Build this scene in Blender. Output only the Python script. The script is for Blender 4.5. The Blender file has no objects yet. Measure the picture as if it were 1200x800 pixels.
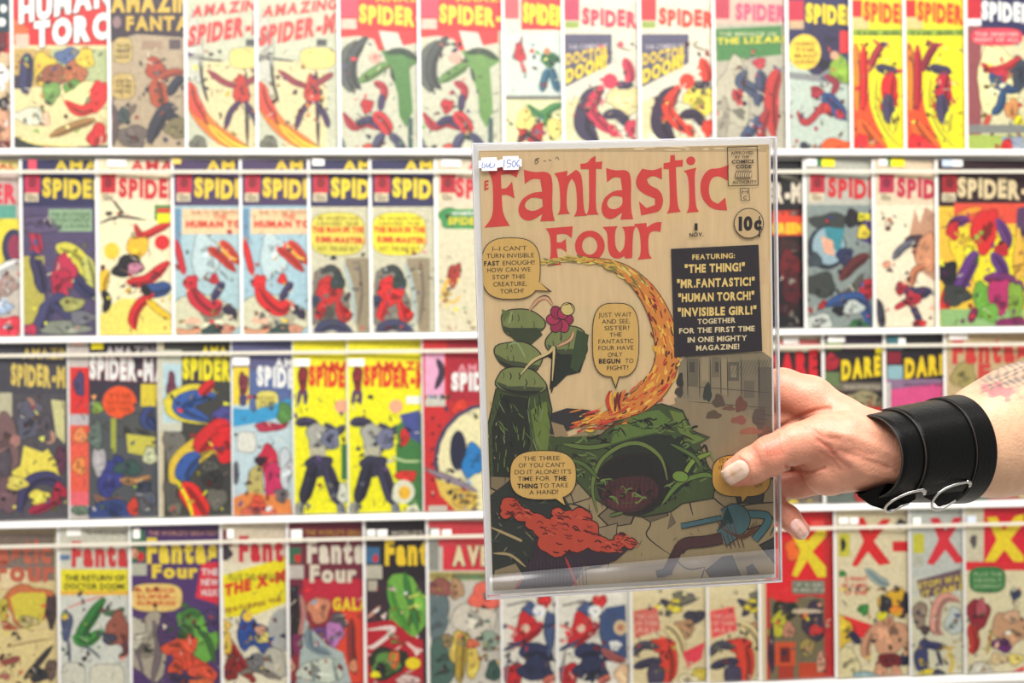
import bpy, math, random
import numpy as np
from mathutils import Vector, Matrix

# ---------------------------------------------------------------- camera, world, lights
C = bpy.context.scene.collection
sc = bpy.context.scene
FPX = 1470.0
ROLL = math.radians(-0.62)
CAM = Vector((0, 0, 1.45))
cd = bpy.data.cameras.new('camera'); cam = bpy.data.objects.new('camera', cd); C.objects.link(cam)
cd.sensor_width = 36; cd.lens = FPX / 1200 * 36
# the camera looks at the wall a little askew: the wall is the plane y = 0 and the room lies at -y
YAW = math.atan(0.0775); D0 = 1.90
TURN = (Matrix.Translation((0, D0, 0)) @ Matrix.Rotation(YAW, 4, 'Z')).inverted()
CM = TURN @ Matrix.Translation(CAM) @ Matrix.Rotation(math.radians(90), 4, 'X') @ Matrix.Rotation(ROLL, 4, 'Z')
CAM = CM.translation.copy()
cam.matrix_world = CM
cd.dof.use_dof = True; cd.dof.focus_distance = 0.765; cd.dof.aperture_fstop = 10.0
cd.clip_start = 0.02
sc.camera = cam

w = bpy.data.worlds.new('world'); sc.world = w; w.use_nodes = True
w.node_tree.nodes['Background'].inputs[0].default_value = (1.0, 0.985, 0.96, 1)
w.node_tree.nodes['Background'].inputs[1].default_value = 0.50

def area(name, loc, target, sx, sy, power, col=(1, .97, .93)):
    l = bpy.data.lights.new(name, 'AREA'); l.shape = 'RECTANGLE'; l.size = sx; l.size_y = sy
    l.energy = power; l.color = col
    o = bpy.data.objects.new(name, l); C.objects.link(o); o.location = loc
    o.rotation_euler = (Vector(target) - Vector(loc)).to_track_quat('-Z', 'Y').to_euler()
area('ceiling_lamp', (-0.5, -1.45, 3.0), (-0.2, -.4, 1.3), 2.4, .35, 19)
area('ceiling_lamp', (0.9, -1.55, 3.0), (0.5, -.6, 1.3), 2.4, .35, 19)
area('ceiling_lamp', (0.1, -2.3, 3.1), (0.0, -.9, 1.4), 3.0, .6, 84)

sc.view_settings.view_transform = 'Standard'; sc.view_settings.look = 'None'
sc.view_settings.exposure = 0.08; sc.view_settings.gamma = 1
sc.view_settings.use_curve_mapping = False

# ---------------------------------------------------------------- helpers
def ray(px, py):
    d = CM.to_3x3() @ Vector(((px - 600) / FPX, -(py - 400) / FPX, -1))
    return d                                   # depth 1 along the view axis
def hit(px, py, P, N):
    d = ray(px, py); return CAM + d * ((P - CAM).dot(N) / d.dot(N))
def lin(c):
    return tuple(((v / 255) / 12.92 if v / 255 <= .04045 else ((v / 255 + .055) / 1.055) ** 2.4) for v in c)

def mat(name, col=(200, 200, 200), rough=.5, metal=0, noise=0, nscale=40, bump=0, bscale=200, attr=False,
        sss=0, coat=0, spec=.5, stretch=None):
    m = bpy.data.materials.new(name); m.use_nodes = True
    nt = m.node_tree; N = nt.nodes; L = nt.links; b = N['Principled BSDF']
    b.inputs['Roughness'].default_value = rough; b.inputs['Metallic'].default_value = metal
    b.inputs['Specular IOR Level'].default_value = spec
    b.inputs['Coat Weight'].default_value = coat
    tc = N.new('ShaderNodeTexCoord'); vec = tc.outputs['Object']
    if stretch:
        mp = N.new('ShaderNodeMapping'); mp.inputs['Scale'].default_value = stretch
        L.new(vec, mp.inputs[0]); vec = mp.outputs[0]
    if attr:
        a = N.new('ShaderNodeAttribute'); a.attribute_name = 'Col'; src = a.outputs['Color']
    else:
        a = N.new('ShaderNodeRGB'); a.outputs[0].default_value = (*lin(col), 1); src = a.outputs[0]
    if noise:
        n = N.new('ShaderNodeTexNoise'); n.inputs['Scale'].default_value = nscale; n.inputs['Detail'].default_value = 4
        L.new(vec, n.inputs['Vector'])
        mr = N.new('ShaderNodeMapRange'); mr.inputs[1].default_value = .3; mr.inputs[2].default_value = .7
        mr.inputs[3].default_value = 1 - noise; mr.inputs[4].default_value = 1
        L.new(n.outputs[0], mr.inputs[0])
        mx = N.new('ShaderNodeVectorMath'); mx.operation = 'SCALE'
        L.new(src, mx.inputs[0]); L.new(mr.outputs[0], mx.inputs['Scale']); src = mx.outputs[0]
    L.new(src, b.inputs['Base Color'])
    if sss:
        b.inputs['Subsurface Weight'].default_value = sss
        b.inputs['Subsurface Radius'].default_value = (1, .35, .2); b.inputs['Subsurface Scale'].default_value = .006
    if bump:
        n2 = N.new('ShaderNodeTexNoise'); n2.inputs['Scale'].default_value = bscale; n2.inputs['Detail'].default_value = 5
        L.new(tc.outputs['Object'], n2.inputs['Vector'])
        bp = N.new('ShaderNodeBump'); bp.inputs['Strength'].default_value = bump; bp.inputs['Distance'].default_value = .001
        L.new(n2.outputs[0], bp.inputs['Height']); L.new(bp.outputs[0], b.inputs['Normal'])
    return m
def film(name, fac, rough, haze=0.0):
    m = bpy.data.materials.new(name); m.use_nodes = True
    nt = m.node_tree; N = nt.nodes; L = nt.links; N.remove(N['Principled BSDF'])
    t = N.new('ShaderNodeBsdfTransparent'); g = N.new('ShaderNodeBsdfGlossy'); g.inputs['Roughness'].default_value = rough
    fr = N.new('ShaderNodeFresnel'); fr.inputs[0].default_value = 1.45
    ml = N.new('ShaderNodeMath'); ml.operation = 'MULTIPLY'; ml.inputs[1].default_value = fac
    L.new(fr.outputs[0], ml.inputs[0])
    tc = N.new('ShaderNodeTexCoord'); n = N.new('ShaderNodeTexNoise'); n.inputs['Scale'].default_value = 14
    L.new(tc.outputs['Object'], n.inputs['Vector'])
    bp = N.new('ShaderNodeBump'); bp.inputs['Strength'].default_value = .25; bp.inputs['Distance'].default_value = .004
    L.new(n.outputs[0], bp.inputs['Height']); L.new(bp.outputs[0], g.inputs['Normal'])
    mx = N.new('ShaderNodeMixShader'); L.new(ml.outputs[0], mx.inputs[0]); L.new(t.outputs[0], mx.inputs[1]); L.new(g.outputs[0], mx.inputs[2])
    out = mx.outputs[0]
    if haze:
        d = N.new('ShaderNodeBsdfDiffuse'); d.inputs[0].default_value = (.85, .84, .9, 1)
        m2 = N.new('ShaderNodeMixShader'); m2.inputs[0].default_value = haze
        L.new(out, m2.inputs[1]); L.new(d.outputs[0], m2.inputs[2]); out = m2.outputs[0]
    L.new(out, N['Material Output'].inputs[0]); return m

M = dict(
    wall=mat('wall_paint', (236, 234, 228), .7, noise=.05, nscale=3, bump=.1),
    floor=mat('floor_vinyl', (186, 180, 170), .4, noise=.15, nscale=6),
    ledge=mat('white_shelf', (250, 248, 244), .45, noise=.03, nscale=20),
    strip=mat('strip_plastic', (214, 208, 192), .35, noise=.06, nscale=60),
    steel=mat('bracket_steel', (200, 200, 200), .4, metal=.6, noise=.05),
    board=mat('board_card', (250, 249, 247), .6, noise=.03, nscale=30),
    page=mat('page_paper', (214, 198, 160), .8, noise=.12, nscale=300, stretch=(1, 12, 1)),
    ink=mat('printed_paper', attr=True, rough=.45, noise=.24, nscale=230),
    oldink=mat('aged_printed_paper', attr=True, rough=.55, noise=.10, nscale=220, stretch=(1.5, 1, .22), bump=.08, bscale=900),
    film=film('clear_sleeve_film', .55, .12),
    bigfilm=film('heavy_sleeve_film', .55, .08),
    hem=film('sleeve_hem_film', 1.2, .22, haze=.07),  # faint lavender haze paints a sheen into the fold's film
    edge=film('sleeve_edge_film', 1.0, .2, haze=.40),
    sticker=mat('sticker_paper', attr=True, rough=.5, noise=.03, nscale=90),
    nail=mat('fingernail', attr=True, rough=.28, noise=.08, nscale=500, coat=.2),
    leather=mat('black_leather', (5, 5, 5), .36, noise=.35, nscale=70, bump=.22, bscale=420, spec=.12),
    leather_edge=mat('cut_leather_edge', (40, 32, 27), .6, noise=.3, nscale=300),
    chrome=mat('polished_wire', (205, 203, 198), .18, metal=1, noise=.05),
)
def link(name, me, m, parent=None, smooth=False):
    o = bpy.data.objects.new(name, me); C.objects.link(o)
    if m and not me.materials: me.materials.append(m)
    if parent: o.parent = parent
    if smooth: me.polygons.foreach_set('use_smooth', [True] * len(me.polygons))
    return o
def pydata(name, V, F):
    me = bpy.data.meshes.new(name); me.from_pydata([tuple(v) for v in V], [], F); me.update(); return me
def boxme(name, x0, x1, y0, y1, z0, z1):
    V = [(x, y, z) for x in (x0, x1) for y in (y0, y1) for z in (z0, z1)]
    F = [(0, 1, 3, 2), (4, 6, 7, 5), (0, 4, 5, 1), (2, 3, 7, 6), (0, 2, 6, 4), (1, 5, 7, 3)]
    return pydata(name, V, F)
def bevel(me, r, seg=2):
    import bmesh
    bm = bmesh.new(); bm.from_mesh(me)
    bmesh.ops.bevel(bm, geom=bm.edges[:], offset=r, segments=seg, affect='EDGES'); bm.to_mesh(me); bm.free(); return me
def thing(name, label, cat, mw, group=None):
    o = bpy.data.objects.new(name, None); C.objects.link(o); o.matrix_world = mw; o.empty_display_size = .03
    o['label'] = label; o['category'] = cat
    if group: o['group'] = group
    return o

# glyphs of the built-in font
_g = {}
def glyph(ch, bold):
    k = (ch, bold)
    if k in _g: return _g[k]
    cu = bpy.data.curves.new('g', 'FONT'); cu.body = ch; cu.size = 1; cu.offset = bold; cu.resolution_u = 3
    o = bpy.data.objects.new('g', cu); C.objects.link(o)
    bpy.context.view_layer.update()
    dg = bpy.context.evaluated_depsgraph_get(); me = o.evaluated_get(dg).to_mesh()
    V = np.array([v.co[:2] for v in me.vertices]).reshape(-1, 2); F = [tuple(p.vertices) for p in me.polygons]
    o.evaluated_get(dg).to_mesh_clear(); bpy.data.objects.remove(o); bpy.data.curves.remove(cu)
    _g[k] = (V, F); return _g[k]
CAPH = None

class Print:
    """flat printed patches and lettering, laid in layers on one plane"""
    def __init__(s, mp, clip, step, base=0.0):
        s.mp = mp; s.clip = clip; s.step = step; s.n = 0; s.base = base; s.gain = 1.08 if step < 3e-6 else 1.0
        s.V = []; s.F = []; s.K = []; s.pen = False
    def poly(s, pts, col, px=True, thin=False):
        # thin pen lines share a layer, everything else gets its own
        if not thin: s.n = math.floor(s.n) + 1
        elif not s.pen: s.n = math.floor(s.n) + 1
        s.pen = thin
        P = [s.mp(*p) for p in pts] if px else list(pts)
        x0, z0, x1, z1 = s.clip
        for ax, lim, sg in ((0, x0, 1), (0, x1, -1), (1, z0, 1), (1, z1, -1)):
            out = []
            for i in range(len(P)):
                a, b = P[i - 1], P[i]; ia = (a[ax] - lim) * sg >= 0; ib = (b[ax] - lim) * sg >= 0
                if ia != ib:
                    t = (lim - a[ax]) / (b[ax] - a[ax]); out.append((a[0] + (b[0] - a[0]) * t, a[1] + (b[1] - a[1]) * t))
                if ib: out.append(b)
            P = out
            if len(P) < 3: return
        y = -(s.base + s.n * s.step); n0 = len(s.V)
        s.V += [(p[0], y, p[1]) for p in P]
        ar = sum(P[i - 1][0] * P[i][1] - P[i][0] * P[i - 1][1] for i in range(len(P)))
        f = list(range(n0, n0 + len(P)))
        s.F.append(f if ar > 0 else f[::-1]); s.K.append(lin(col)); s.n += .03 if thin else 0
    def rect(s, x0, y0, x1, y1, col): s.poly([(x0, y0), (x1, y0), (x1, y1), (x0, y1)], col)
    def ell(s, cx, cy, rx, ry, col, rot=0, n=20, wob=0):
        c, q = math.cos(math.radians(rot)), math.sin(math.radians(rot)); pts = []
        for i in range(n):
            a = 2 * math.pi * i / n; k = 1 + wob * math.sin(3 * a + cx) + wob * .6 * math.sin(5 * a + cy)
            u, v = rx * k * math.cos(a), ry * k * math.sin(a); pts.append((cx + u * c - v * q, cy + u * q + v * c))
        s.poly(pts, col)
    def bub(s, x0, y0, x1, y1, col, line=(40, 32, 28), tail=None, e=3.2, lw=.9):
        cx, cy, a, b = (x0 + x1) / 2, (y0 + y1) / 2, (x1 - x0) / 2, (y1 - y0) / 2
        def ring(g):
            r = []
            for i in range(36):
                t = 2 * math.pi * i / 36; ct, st = math.cos(t), math.sin(t)
                r.append((cx + (a + g) * math.copysign(abs(ct) ** (2 / e), ct), cy + (b + g) * math.copysign(abs(st) ** (2 / e), st)))
            return r
        s.poly(ring(lw), line)
        if tail: s.poly([(tail[0] - lw, tail[1]), tail[2:4], (tail[4] + lw, tail[5])], line)
        s.poly(ring(0), col)
        if tail:
            mx, my = (tail[0] + tail[4]) / 2, (tail[1] + tail[5]) / 2; k = .78
            s.poly([(tail[0], tail[1] - .5), (mx + (tail[2] - mx) * k, my + (tail[3] - my) * k), (tail[4], tail[5] - .5)], col)
    def stroke(s, pts, wd, col, taper=True):
        # smoothed ribbon through the points
        P = [Vector(p[:2]) for p in pts]; W = [p[2] if len(p) > 2 else wd for p in pts]
        Q = []; WW = []
        n = len(P)
        for i in range(n - 1):
            p0, p1, p2, p3 = P[max(i - 1, 0)], P[i], P[i + 1], P[min(i + 2, n - 1)]
            m = 5
            for k in range(m):
                t = k / m
                Q.append(.5 * ((2 * p1) + (p2 - p0) * t + (2 * p0 - 5 * p1 + 4 * p2 - p3) * t * t + (3 * p1 - p0 - 3 * p2 + p3) * t ** 3))
                WW.append(W[i] + (W[i + 1] - W[i]) * t)
        Q.append(P[-1]); WW.append(W[-1])
        Lf, Rt = [], []
        for i, q in enumerate(Q):
            d = (Q[min(i + 1, len(Q) - 1)] - Q[max(i - 1, 0)])
            if d.length < 1e-6: d = Vector((1, 0))
            d.normalize(); nn = Vector((-d.y, d.x)) * WW[i] / 2
            if taper: nn *= min(1, .25 + 1.6 * min(i, len(Q) - 1 - i) / max(1, len(Q) - 1) * 2)
            Lf.append((q.x + nn.x, q.y + nn.y)); Rt.append((q.x - nn.x, q.y - nn.y))
        s.poly(Lf + Rt[::-1], col, thin=(max(W) < 2.9))
    def text(s, t, x0, yb, x1, h, col, dy=0, ol=None, bold=.02, bounce=0, slant=0, gap=0):
        """lettering: baseline from (x0,yb) to (x1,yb+dy), cap height h, squeezed to fit"""
        global CAPH
        if CAPH is None: CAPH = glyph('H', 0.0)[0][:, 1].max()
        x = 0; lay = []
        for ch in t:
            if ch == ' ': x += .32; continue
            V, F = glyph(ch, bold); a, b = V[:, 0].min(), V[:, 0].max()
            lay.append((V, F, x - a)); x += (b - a) + .09 + gap
        if not lay: return
        x -= .09 + gap; sx = (x1 - x0) / x; sy = h / CAPH; n = max(1, len(lay))
        s.n = math.floor(s.n) + 1; s.pen = False
        passes = ([(ol, 1)] if ol else []) + [(col, 0)]
        for pc, isol in passes:
            y = -(s.base + s.n * s.step)
            for j, (V, F, ox) in enumerate(lay):
                by = bounce * (1 if j % 2 else -1)
                offs = [(0, 0)] if not isol else [(-.9, 0), (.9, 0), (0, .9), (0, -.9), (1.1, 1.1)]
                for (ex, ey) in offs:
                    n0 = len(s.V); pts = []
                    for vx, vy in V:
                        X = x0 + (vx + ox) * sx + slant * vy * sy + ex; Y = yb + dy * (X - x0) / max(1, (x1 - x0)) - vy * sy + by + ey
                        pts.append(s.mp(X, Y))
                    if max(p[0] for p in pts) > s.clip[2] or min(p[0] for p in pts) < s.clip[0] or max(p[1] for p in pts) > s.clip[3] or min(p[1] for p in pts) < s.clip[1]: continue
                    s.V += [(p[0], y - (.2 * s.step * (ex > 0)), p[1]) for p in pts]
                    for f in F:
                        s.F.append([n0 + i for i in f]); s.K.append(lin(pc))
            s.n += 1
    def mesh(s, name):
        me = pydata(name, s.V, s.F)
        at = me.color_attributes.new('Col', 'FLOAT_COLOR', 'CORNER')
        buf = np.ones((len(me.loops), 4), np.float32); 
        for p, k in zip(me.polygons, s.K):
            buf[p.loop_start:p.loop_start + p.loop_total, :3] = np.minimum(np.array(k) * s.gain, .88)
        at.data.foreach_set('color', buf.ravel()); return me
def flatcol(me, col):
    at = me.color_attributes.new('Col', 'FLOAT_COLOR', 'CORNER')
    at.data.foreach_set('color', np.tile(np.array([*lin(col), 1], np.float32), len(me.loops)))
    return me

# ---------------------------------------------------------------- setting: wall, floor, shelves
WO = Vector((0, 0, 0))
WM = Matrix.Identity(4)                                           # wall frame: x right, -y to the room, z up
EN = WM.to_3x3() @ Vector((0, -1, 0))
def wallpt(px, py, n=0.0):                                        # pixel -> wall frame (x, z) at distance n in front of it
    p = hit(px, py, WO + EN * n, EN); q = WM.inverted() @ p; return q.x, q.z
wall = link('wall_back', boxme('wall_back', -1.9, 1.9, 0, .1, 0, 2.7), M['wall']); wall.matrix_world = WM; wall['kind'] = 'structure'
base = link('baseboard_back', bevel(boxme('baseboard_back', -1.9, 1.9, -.012, 0, 0, .1), .003), M['ledge']); base.matrix_world = WM; base['kind'] = 'structure'
fl = link('floor', boxme('floor', -2.2, 2.2, -4.0, .1, -.05, 0), M['floor']); fl['kind'] = 'structure'

LN = 0.030                                                        # shelf depth
rows = []                                                         # shelf top heights below rows 1..4
for py, sy in ((176, None), (389, 201), (598, 410), (807, 627)):
    zt = wallpt(600, py, .015)[1]
    zs = wallpt(600, sy, .026)[1] if sy else None
    rows.append((zt, zs))
ords = ('first', 'second', 'third', 'lowest')
for i, (zt, zs) in enumerate(rows):
    t = thing('display_ledge', 'narrow white ledge under the %s row of comics on the wall' % ords[i] if i < 3 else
              'lowest white ledge, just below the bottom row of comics', 'shelf', WM @ Matrix.Translation((0, 0, zt)),
              'white ledges across the wall')
    link('ledge', bevel(boxme('ledge', -1.25, 1.25, -LN, 0, -.0090, 0), .0015), M['ledge'], t)
    if i < 3:
        z2 = rows[i + 1][1] - zt
        link('retaining_strip', bevel(boxme('retaining_strip', -1.25, 1.25, -.0262, -.0250, z2 - .0028, z2 + .0028), .0004, 1), M['strip'], t)
        for x in (-1.24, 1.24):
            link('bracket', boxme('bracket', x - .006, x + .006, -.0251, 0, z2 - .004, -.0095), M['steel'], t)

# ---------------------------------------------------------------- the comics on the wall
CW, CH = .174, .2602                                               # sleeve size
BT, PT = .0009, .0016                                              # board and page-block thickness
sleeve_me = boxme('sleeve', 0, CW, -.0044, -.0001, 0, CH)
board_me = boxme('backing_board', .0006, CW - .001, -BT - .0002, -.0002, .0008, CH + .0004)
pages_me = bevel(boxme('page_block', .0052, CW - .002, -BT - PT - .0003, -BT - .0003, .002, CH - .0015), .0003, 1)
SLOPE = 0.070
W_ = (246, 243, 236); CR = (226, 212, 176); PG = (192, 198, 176); R_ = (214, 42, 44); PK = (205, 70, 92); Y_ = (250, 232, 24)
DY = (226, 196, 70); NV = (48, 46, 88); PU = (84, 52, 104); K_ = (34, 30, 38); BL = (44, 84, 152); LB = (150, 200, 214)
G_ = (62, 124, 62); LG = (140, 176, 62); O_ = (238, 96, 44); BR = (150, 92, 66); T_ = (200, 172, 132); GY = (132, 134, 128)
MA = (112, 34, 44); SK = (222, 168, 134); PY = (240, 226, 140); TE = (50, 130, 140); MG = (196, 40, 92); DG = (60, 64, 60)

def comic(row, xl, label, base_col, art, stk=(), dx=0, trim=.0052, group=None):
    zt = rows[row][0]
    # bottom left corner on the shelf, left edge nearest to the room
    n_front = .0215
    x = wallpt(xl, (176, 389, 598, 807)[row], n_front)[0]
    mw = WM @ Matrix.Translation((x, -n_front + .0044, zt)) @ Matrix.Rotation(SLOPE, 4, 'Z')
    t = thing('comic_book', label, 'comic', mw, group or 'sleeved comics in the %s row on the wall' % ('top', 'second', 'third', 'bottom')[row])
    link('sleeve', sleeve_me, M['film'], t); link('backing_board', board_me, M['board'], t)
    link('page_block', pages_me, M['page'], t)
    inv = mw.inverted(); N = mw.to_3x3() @ Vector((0, -1, 0)); yb = BT + PT + .0004
    P0 = mw @ Vector((0, -yb, 0))
    def mp(px, py):
        q = inv @ hit(px + dx, py, P0, N); return q.x, q.z
    clip = (trim, .002, CW - .002, CH - .0015)
    a = Print(mp, clip, 4e-6, yb); let = []
    def lt(nm): p_ = Print(mp, clip, 4e-6, yb + .0006); let.append((nm, p_)); return p_
    a.poly([(clip[0], clip[1]), (clip[2], clip[1]), (clip[2], clip[3]), (clip[0], clip[3])], base_col, px=False)
    random.seed(int(xl) * 7 + row)
    for it in art:
        k = it[0]
        if k == 'r': a.rect(*it[1:])
        elif k == 'e': a.ell(*it[1:])
        elif k == 'w':
            _, cx, cy, rx, ry, col = it[:6]; ro = it[6] if len(it) > 6 else 0; lum = sum(col) / 3
            if min(rx, ry) > 4 and lum < 215: a.ell(cx, cy, rx + .9, ry + .9, tuple(int(q * .38) for q in col), rot=ro, wob=.13)
            a.ell(cx, cy, rx, ry, col, rot=ro, wob=.13)
            if min(rx, ry) > 4:
                for j in range(3):
                    ux, uy = random.uniform(-.4, .5), random.uniform(-.4, .6); g = random.choice((.62, .8, 1.14))
                    a.ell(cx + ux * rx, cy + uy * ry, rx * random.uniform(.15, .4), ry * random.uniform(.12, .35), tuple(min(255, int(q * g)) for q in col), rot=random.uniform(0, 90), wob=.2)
        elif k == 'p': a.poly(it[1], it[2])
        elif k == 'b':
            if it[2] > 5: a.stroke(it[1], it[2] + 1.8, tuple(int(q * .38) for q in it[3]))
            a.stroke(it[1], it[2], it[3])
            if it[2] > 7: a.stroke([(x + it[2] * .2, y + it[2] * .16) for x, y in it[1]], it[2] * .3, tuple(int(q * .66) for q in it[3]))
        elif k == 'u': a.bub(*it[1:6], line=it[6] if len(it) > 6 else (60, 50, 45), lw=.6)
        elif k == 't': lt('title_lettering' if it[5] >= 12 else 'caption_lettering').text(*it[1:7], **(it[7] if len(it) > 7 else {}))
        elif k == 'l':                                             # rows of small lettering
            _, x0, y0, x1, y1, n, c, s = it
            words = s.split('/'); h = (y1 - y0) / n; cap = lt('caption_lettering')
            for j in range(n): cap.text(words[j % len(words)], x0, y0 + h * (j + .8), x1, h * .62, c)
    cen = [(it[1], it[2], it[5]) for it in art if it[0] == 'w'] + [(q[0], q[1], it[3]) for it in art if it[0] == 'b' for q in it[1][:2]]
    for j in range(34 if cen else 0):                              # small broken patches of the picture's own colours
        cx, cy, _ = random.choice(cen); _, _, col = random.choice(cen); g = random.choice((.4, .6, .85, 1.15))
        a.ell(cx + random.gauss(0, 10), min(max(cy + random.gauss(0, 10), ((52, 250, 465, 690)[row])), (172, 384, 596, 810)[row]), random.uniform(1, 4.5), random.uniform(.8, 3), tuple(min(250, int(q * g)) for q in col), rot=random.uniform(0, 180), n=8, wob=.25)
    y0_, y1_ = ((52, 172), (250, 384), (465, 596), (690, 806))[row]
    for j in range(26):                                            # pen lines all over the picture
        px_, py_ = xl - dx + random.uniform(6, 120), random.uniform(y0_, y1_); l_ = random.uniform(3, 11); an = random.uniform(0, 3.14)
        a.stroke([(px_, py_), (px_ + l_ * .5 * math.cos(an) + 1, py_ + l_ * .5 * math.sin(an)), (px_ + l_ * math.cos(an), py_ + l_ * math.sin(an))], random.uniform(.6, 1.3), random.choice([(60, 50, 52), (90, 76, 70), (130, 104, 84), (236, 226, 196), (70, 60, 76)]))
    link('cover_art', a.mesh('cover_art'), M['ink'], t)
    for nm, p_ in let:
        if p_.V: link(nm, p_.mesh(nm), M['ink'], t)
    for (sx, sy, ex, ey, col) in stk:
        P1 = mw @ Vector((0, -.0046, 0))
        q0 = inv @ hit(sx + dx, ey, P1, N); q1 = inv @ hit(ex + dx, sy, P1, N)
        me = bevel(boxme('price_sticker', q0.x, q1.x, -.0049, -.0045, q0.z, min(q1.z, CH)), .00012, 1)
        link('price_sticker', flatcol(me, col), M['sticker'], t)
    return t
def head(x, y, bg, fg, w=140, h=36, box=R_, amaz=True, word='SPIDER-MAN', x0=None, tw=None, ol=None, ht=20, dy=3, price='12c'):
    x0 = x0 or x + 27; tw = tw or 134
    L = []
    if bg: L.append(('r', x - 10, y - 30, x + w, y + 58, bg))
    if box:
        L += [('r', x + 6, y + 20, x + 24, y + 42, box), ('e', x + 15, y + 30, 5, 6, tuple(int(v * .7) for v in box)),
              ('r', x + 6, y + 42, x + 22, y + 52, CR), ('t', price, x + 9, y + 50, x + 20, 6, (90, 80, 70))]
    if amaz: L.append(('t', 'AMAZING', x0 + 14, y + 16, x0 + tw * .9, 12, fg, dict(ol=ol, bold=.03)))
    L.append(('t', word, x0, y + 46, x0 + tw, ht, fg, dict(ol=ol, bold=.06, bounce=.7, dy=dy)))
    return L
WS = lambda x, y, c=W_, w=13, h=8: (x, y, x + w, y + h, c)

# ---- top row (only the lower part is in the frame)
comic(0, -112, 'comic cut off at the far left of the top row, dark teal header over red', (214, 190, 150),
      [('r', -60, -40, 12, 38, (28, 62, 76)), ('e', 4, 10, 4, 5, W_), ('e', 2, 26, 5, 5, W_), ('r', -40, 38, 12, 62, R_), ('w', 0, 50, 8, 12, MA, 20),
       ('w', 2, 90, 8, 16, W_), ('w', 4, 122, 6, 8, K_), ('w', 0, 150, 14, 22, SK), ('r', -30, 165, 12, 178, MA)])
comic(0, 12, 'comic with big white HUMAN TORCH letters slanting over a red banner', (228, 214, 160),
      [('r', 0, -40, 140, 53, R_), ('p', [(14, 20), (34, 34), (30, 52), (14, 53)], (220, 110, 60)), ('r', 18, 40, 34, 56, (226, 190, 170)),
       ('r', 12, 57, 60, 102, (196, 166, 100)), ('r', 60, 57, 150, 95, (180, 190, 140)), ('w', 52, 80, 14, 18, DY), ('w', 80, 66, 14, 10, (90, 110, 150)),
       ('w', 62, 88, 16, 12, BR), ('w', 88, 84, 14, 13, (186, 110, 70)), ('w', 100, 68, 10, 12, DY), ('r', 14, 88, 36, 104, (66, 60, 70)),
       ('b', [(32, 62), (31, 84), (29, 110)], 15, (66, 66, 104)), ('w', 60, 108, 10, 13, (120, 160, 84), 10), ('w', 86, 104, 10, 11, (104, 156, 70)),
       ('w', 106, 112, 28, 16, (236, 224, 160)), ('b', [(76, 118), (94, 130), (114, 120), (124, 96)], 12, (220, 54, 48)),
       ('w', 116, 112, 10, 18, (222, 50, 48), 10), ('w', 36, 136, 18, 10, (220, 220, 196)), ('b', [(58, 160), (86, 148), (112, 140)], 9, (170, 128, 74)),
       ('b', [(52, 130), (56, 148)], 7, (232, 190, 160)), ('w', 114, 158, 10, 14, (206, 50, 50), 25),
       ('p', [(12, 158), (40, 168), (80, 172), (130, 170), (130, 178), (12, 178)], DG), ('b', [(14, 156), (40, 168), (90, 172)], 2, PY),
       ('t', 'HUMAN', 22, 26, 130, 26, W_, dict(ol=(70, 20, 24), bold=.07, dy=-22)), ('t', 'TORCH', 40, 54, 150, 26, W_, dict(ol=(70, 20, 24), bold=.07, dy=-14))])
comic(0, 126, 'brown aged comic with yellow AMAZING FANTASY lettering on a dark header', (178, 160, 132),
      [('r', 120, -40, 270, 37, (58, 44, 56)), ('p', [(128, 37), (215, 37), (215, 44), (160, 40), (128, 50)], (58, 44, 56)), ('e', 137, 26, 5, 7, (150, 120, 120)),
       ('u', 133, 44, 155, 74, (200, 176, 110)), ('u', 131, 86, 158, 116, (196, 170, 104)), ('r', 166, 48, 190, 58, (160, 134, 110)), ('r', 198, 46, 212, 58, (90, 76, 80)),
       ('w', 182, 80, 11, 13, (176, 74, 54), -20), ('b', [(182, 92), (186, 112), (188, 126)], 20, (178, 84, 56)), ('b', [(182, 96), (198, 86), (216, 84)], 8, (172, 80, 56)),
       ('b', [(198, 112), (206, 98), (216, 90)], 10, (54, 56, 72)), ('b', [(206, 124), (190, 134), (174, 168)], 15, (58, 58, 70)), ('b', [(196, 132), (210, 146), (216, 160)], 12, (52, 54, 66)),
       ('b', [(160, 122), (150, 134), (140, 146)], 6, (120, 104, 92)), ('w', 144, 136, 8, 9, (70, 84, 84)), ('w', 206, 150, 12, 12, (128, 118, 84)),
       ('w', 155, 160, 18, 13, (112, 100, 92)), ('b', [(130, 120), (136, 140), (132, 172)], 6, (100, 84, 84)),
       ('t', 'AMAZING', 130, 13, 240, 20, (214, 180, 72), dict(bold=.06)), ('t', 'FANTASY', 148, 35, 250, 15, (210, 176, 72), dict(bold=.05)),
       ('l', 136, 50, 152, 70, 3, (90, 74, 50), 'YOU ARE/HERE/NOW'), ('l', 135, 92, 154, 110, 3, (90, 74, 50), 'AND SO/THE/NEW')])
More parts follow.
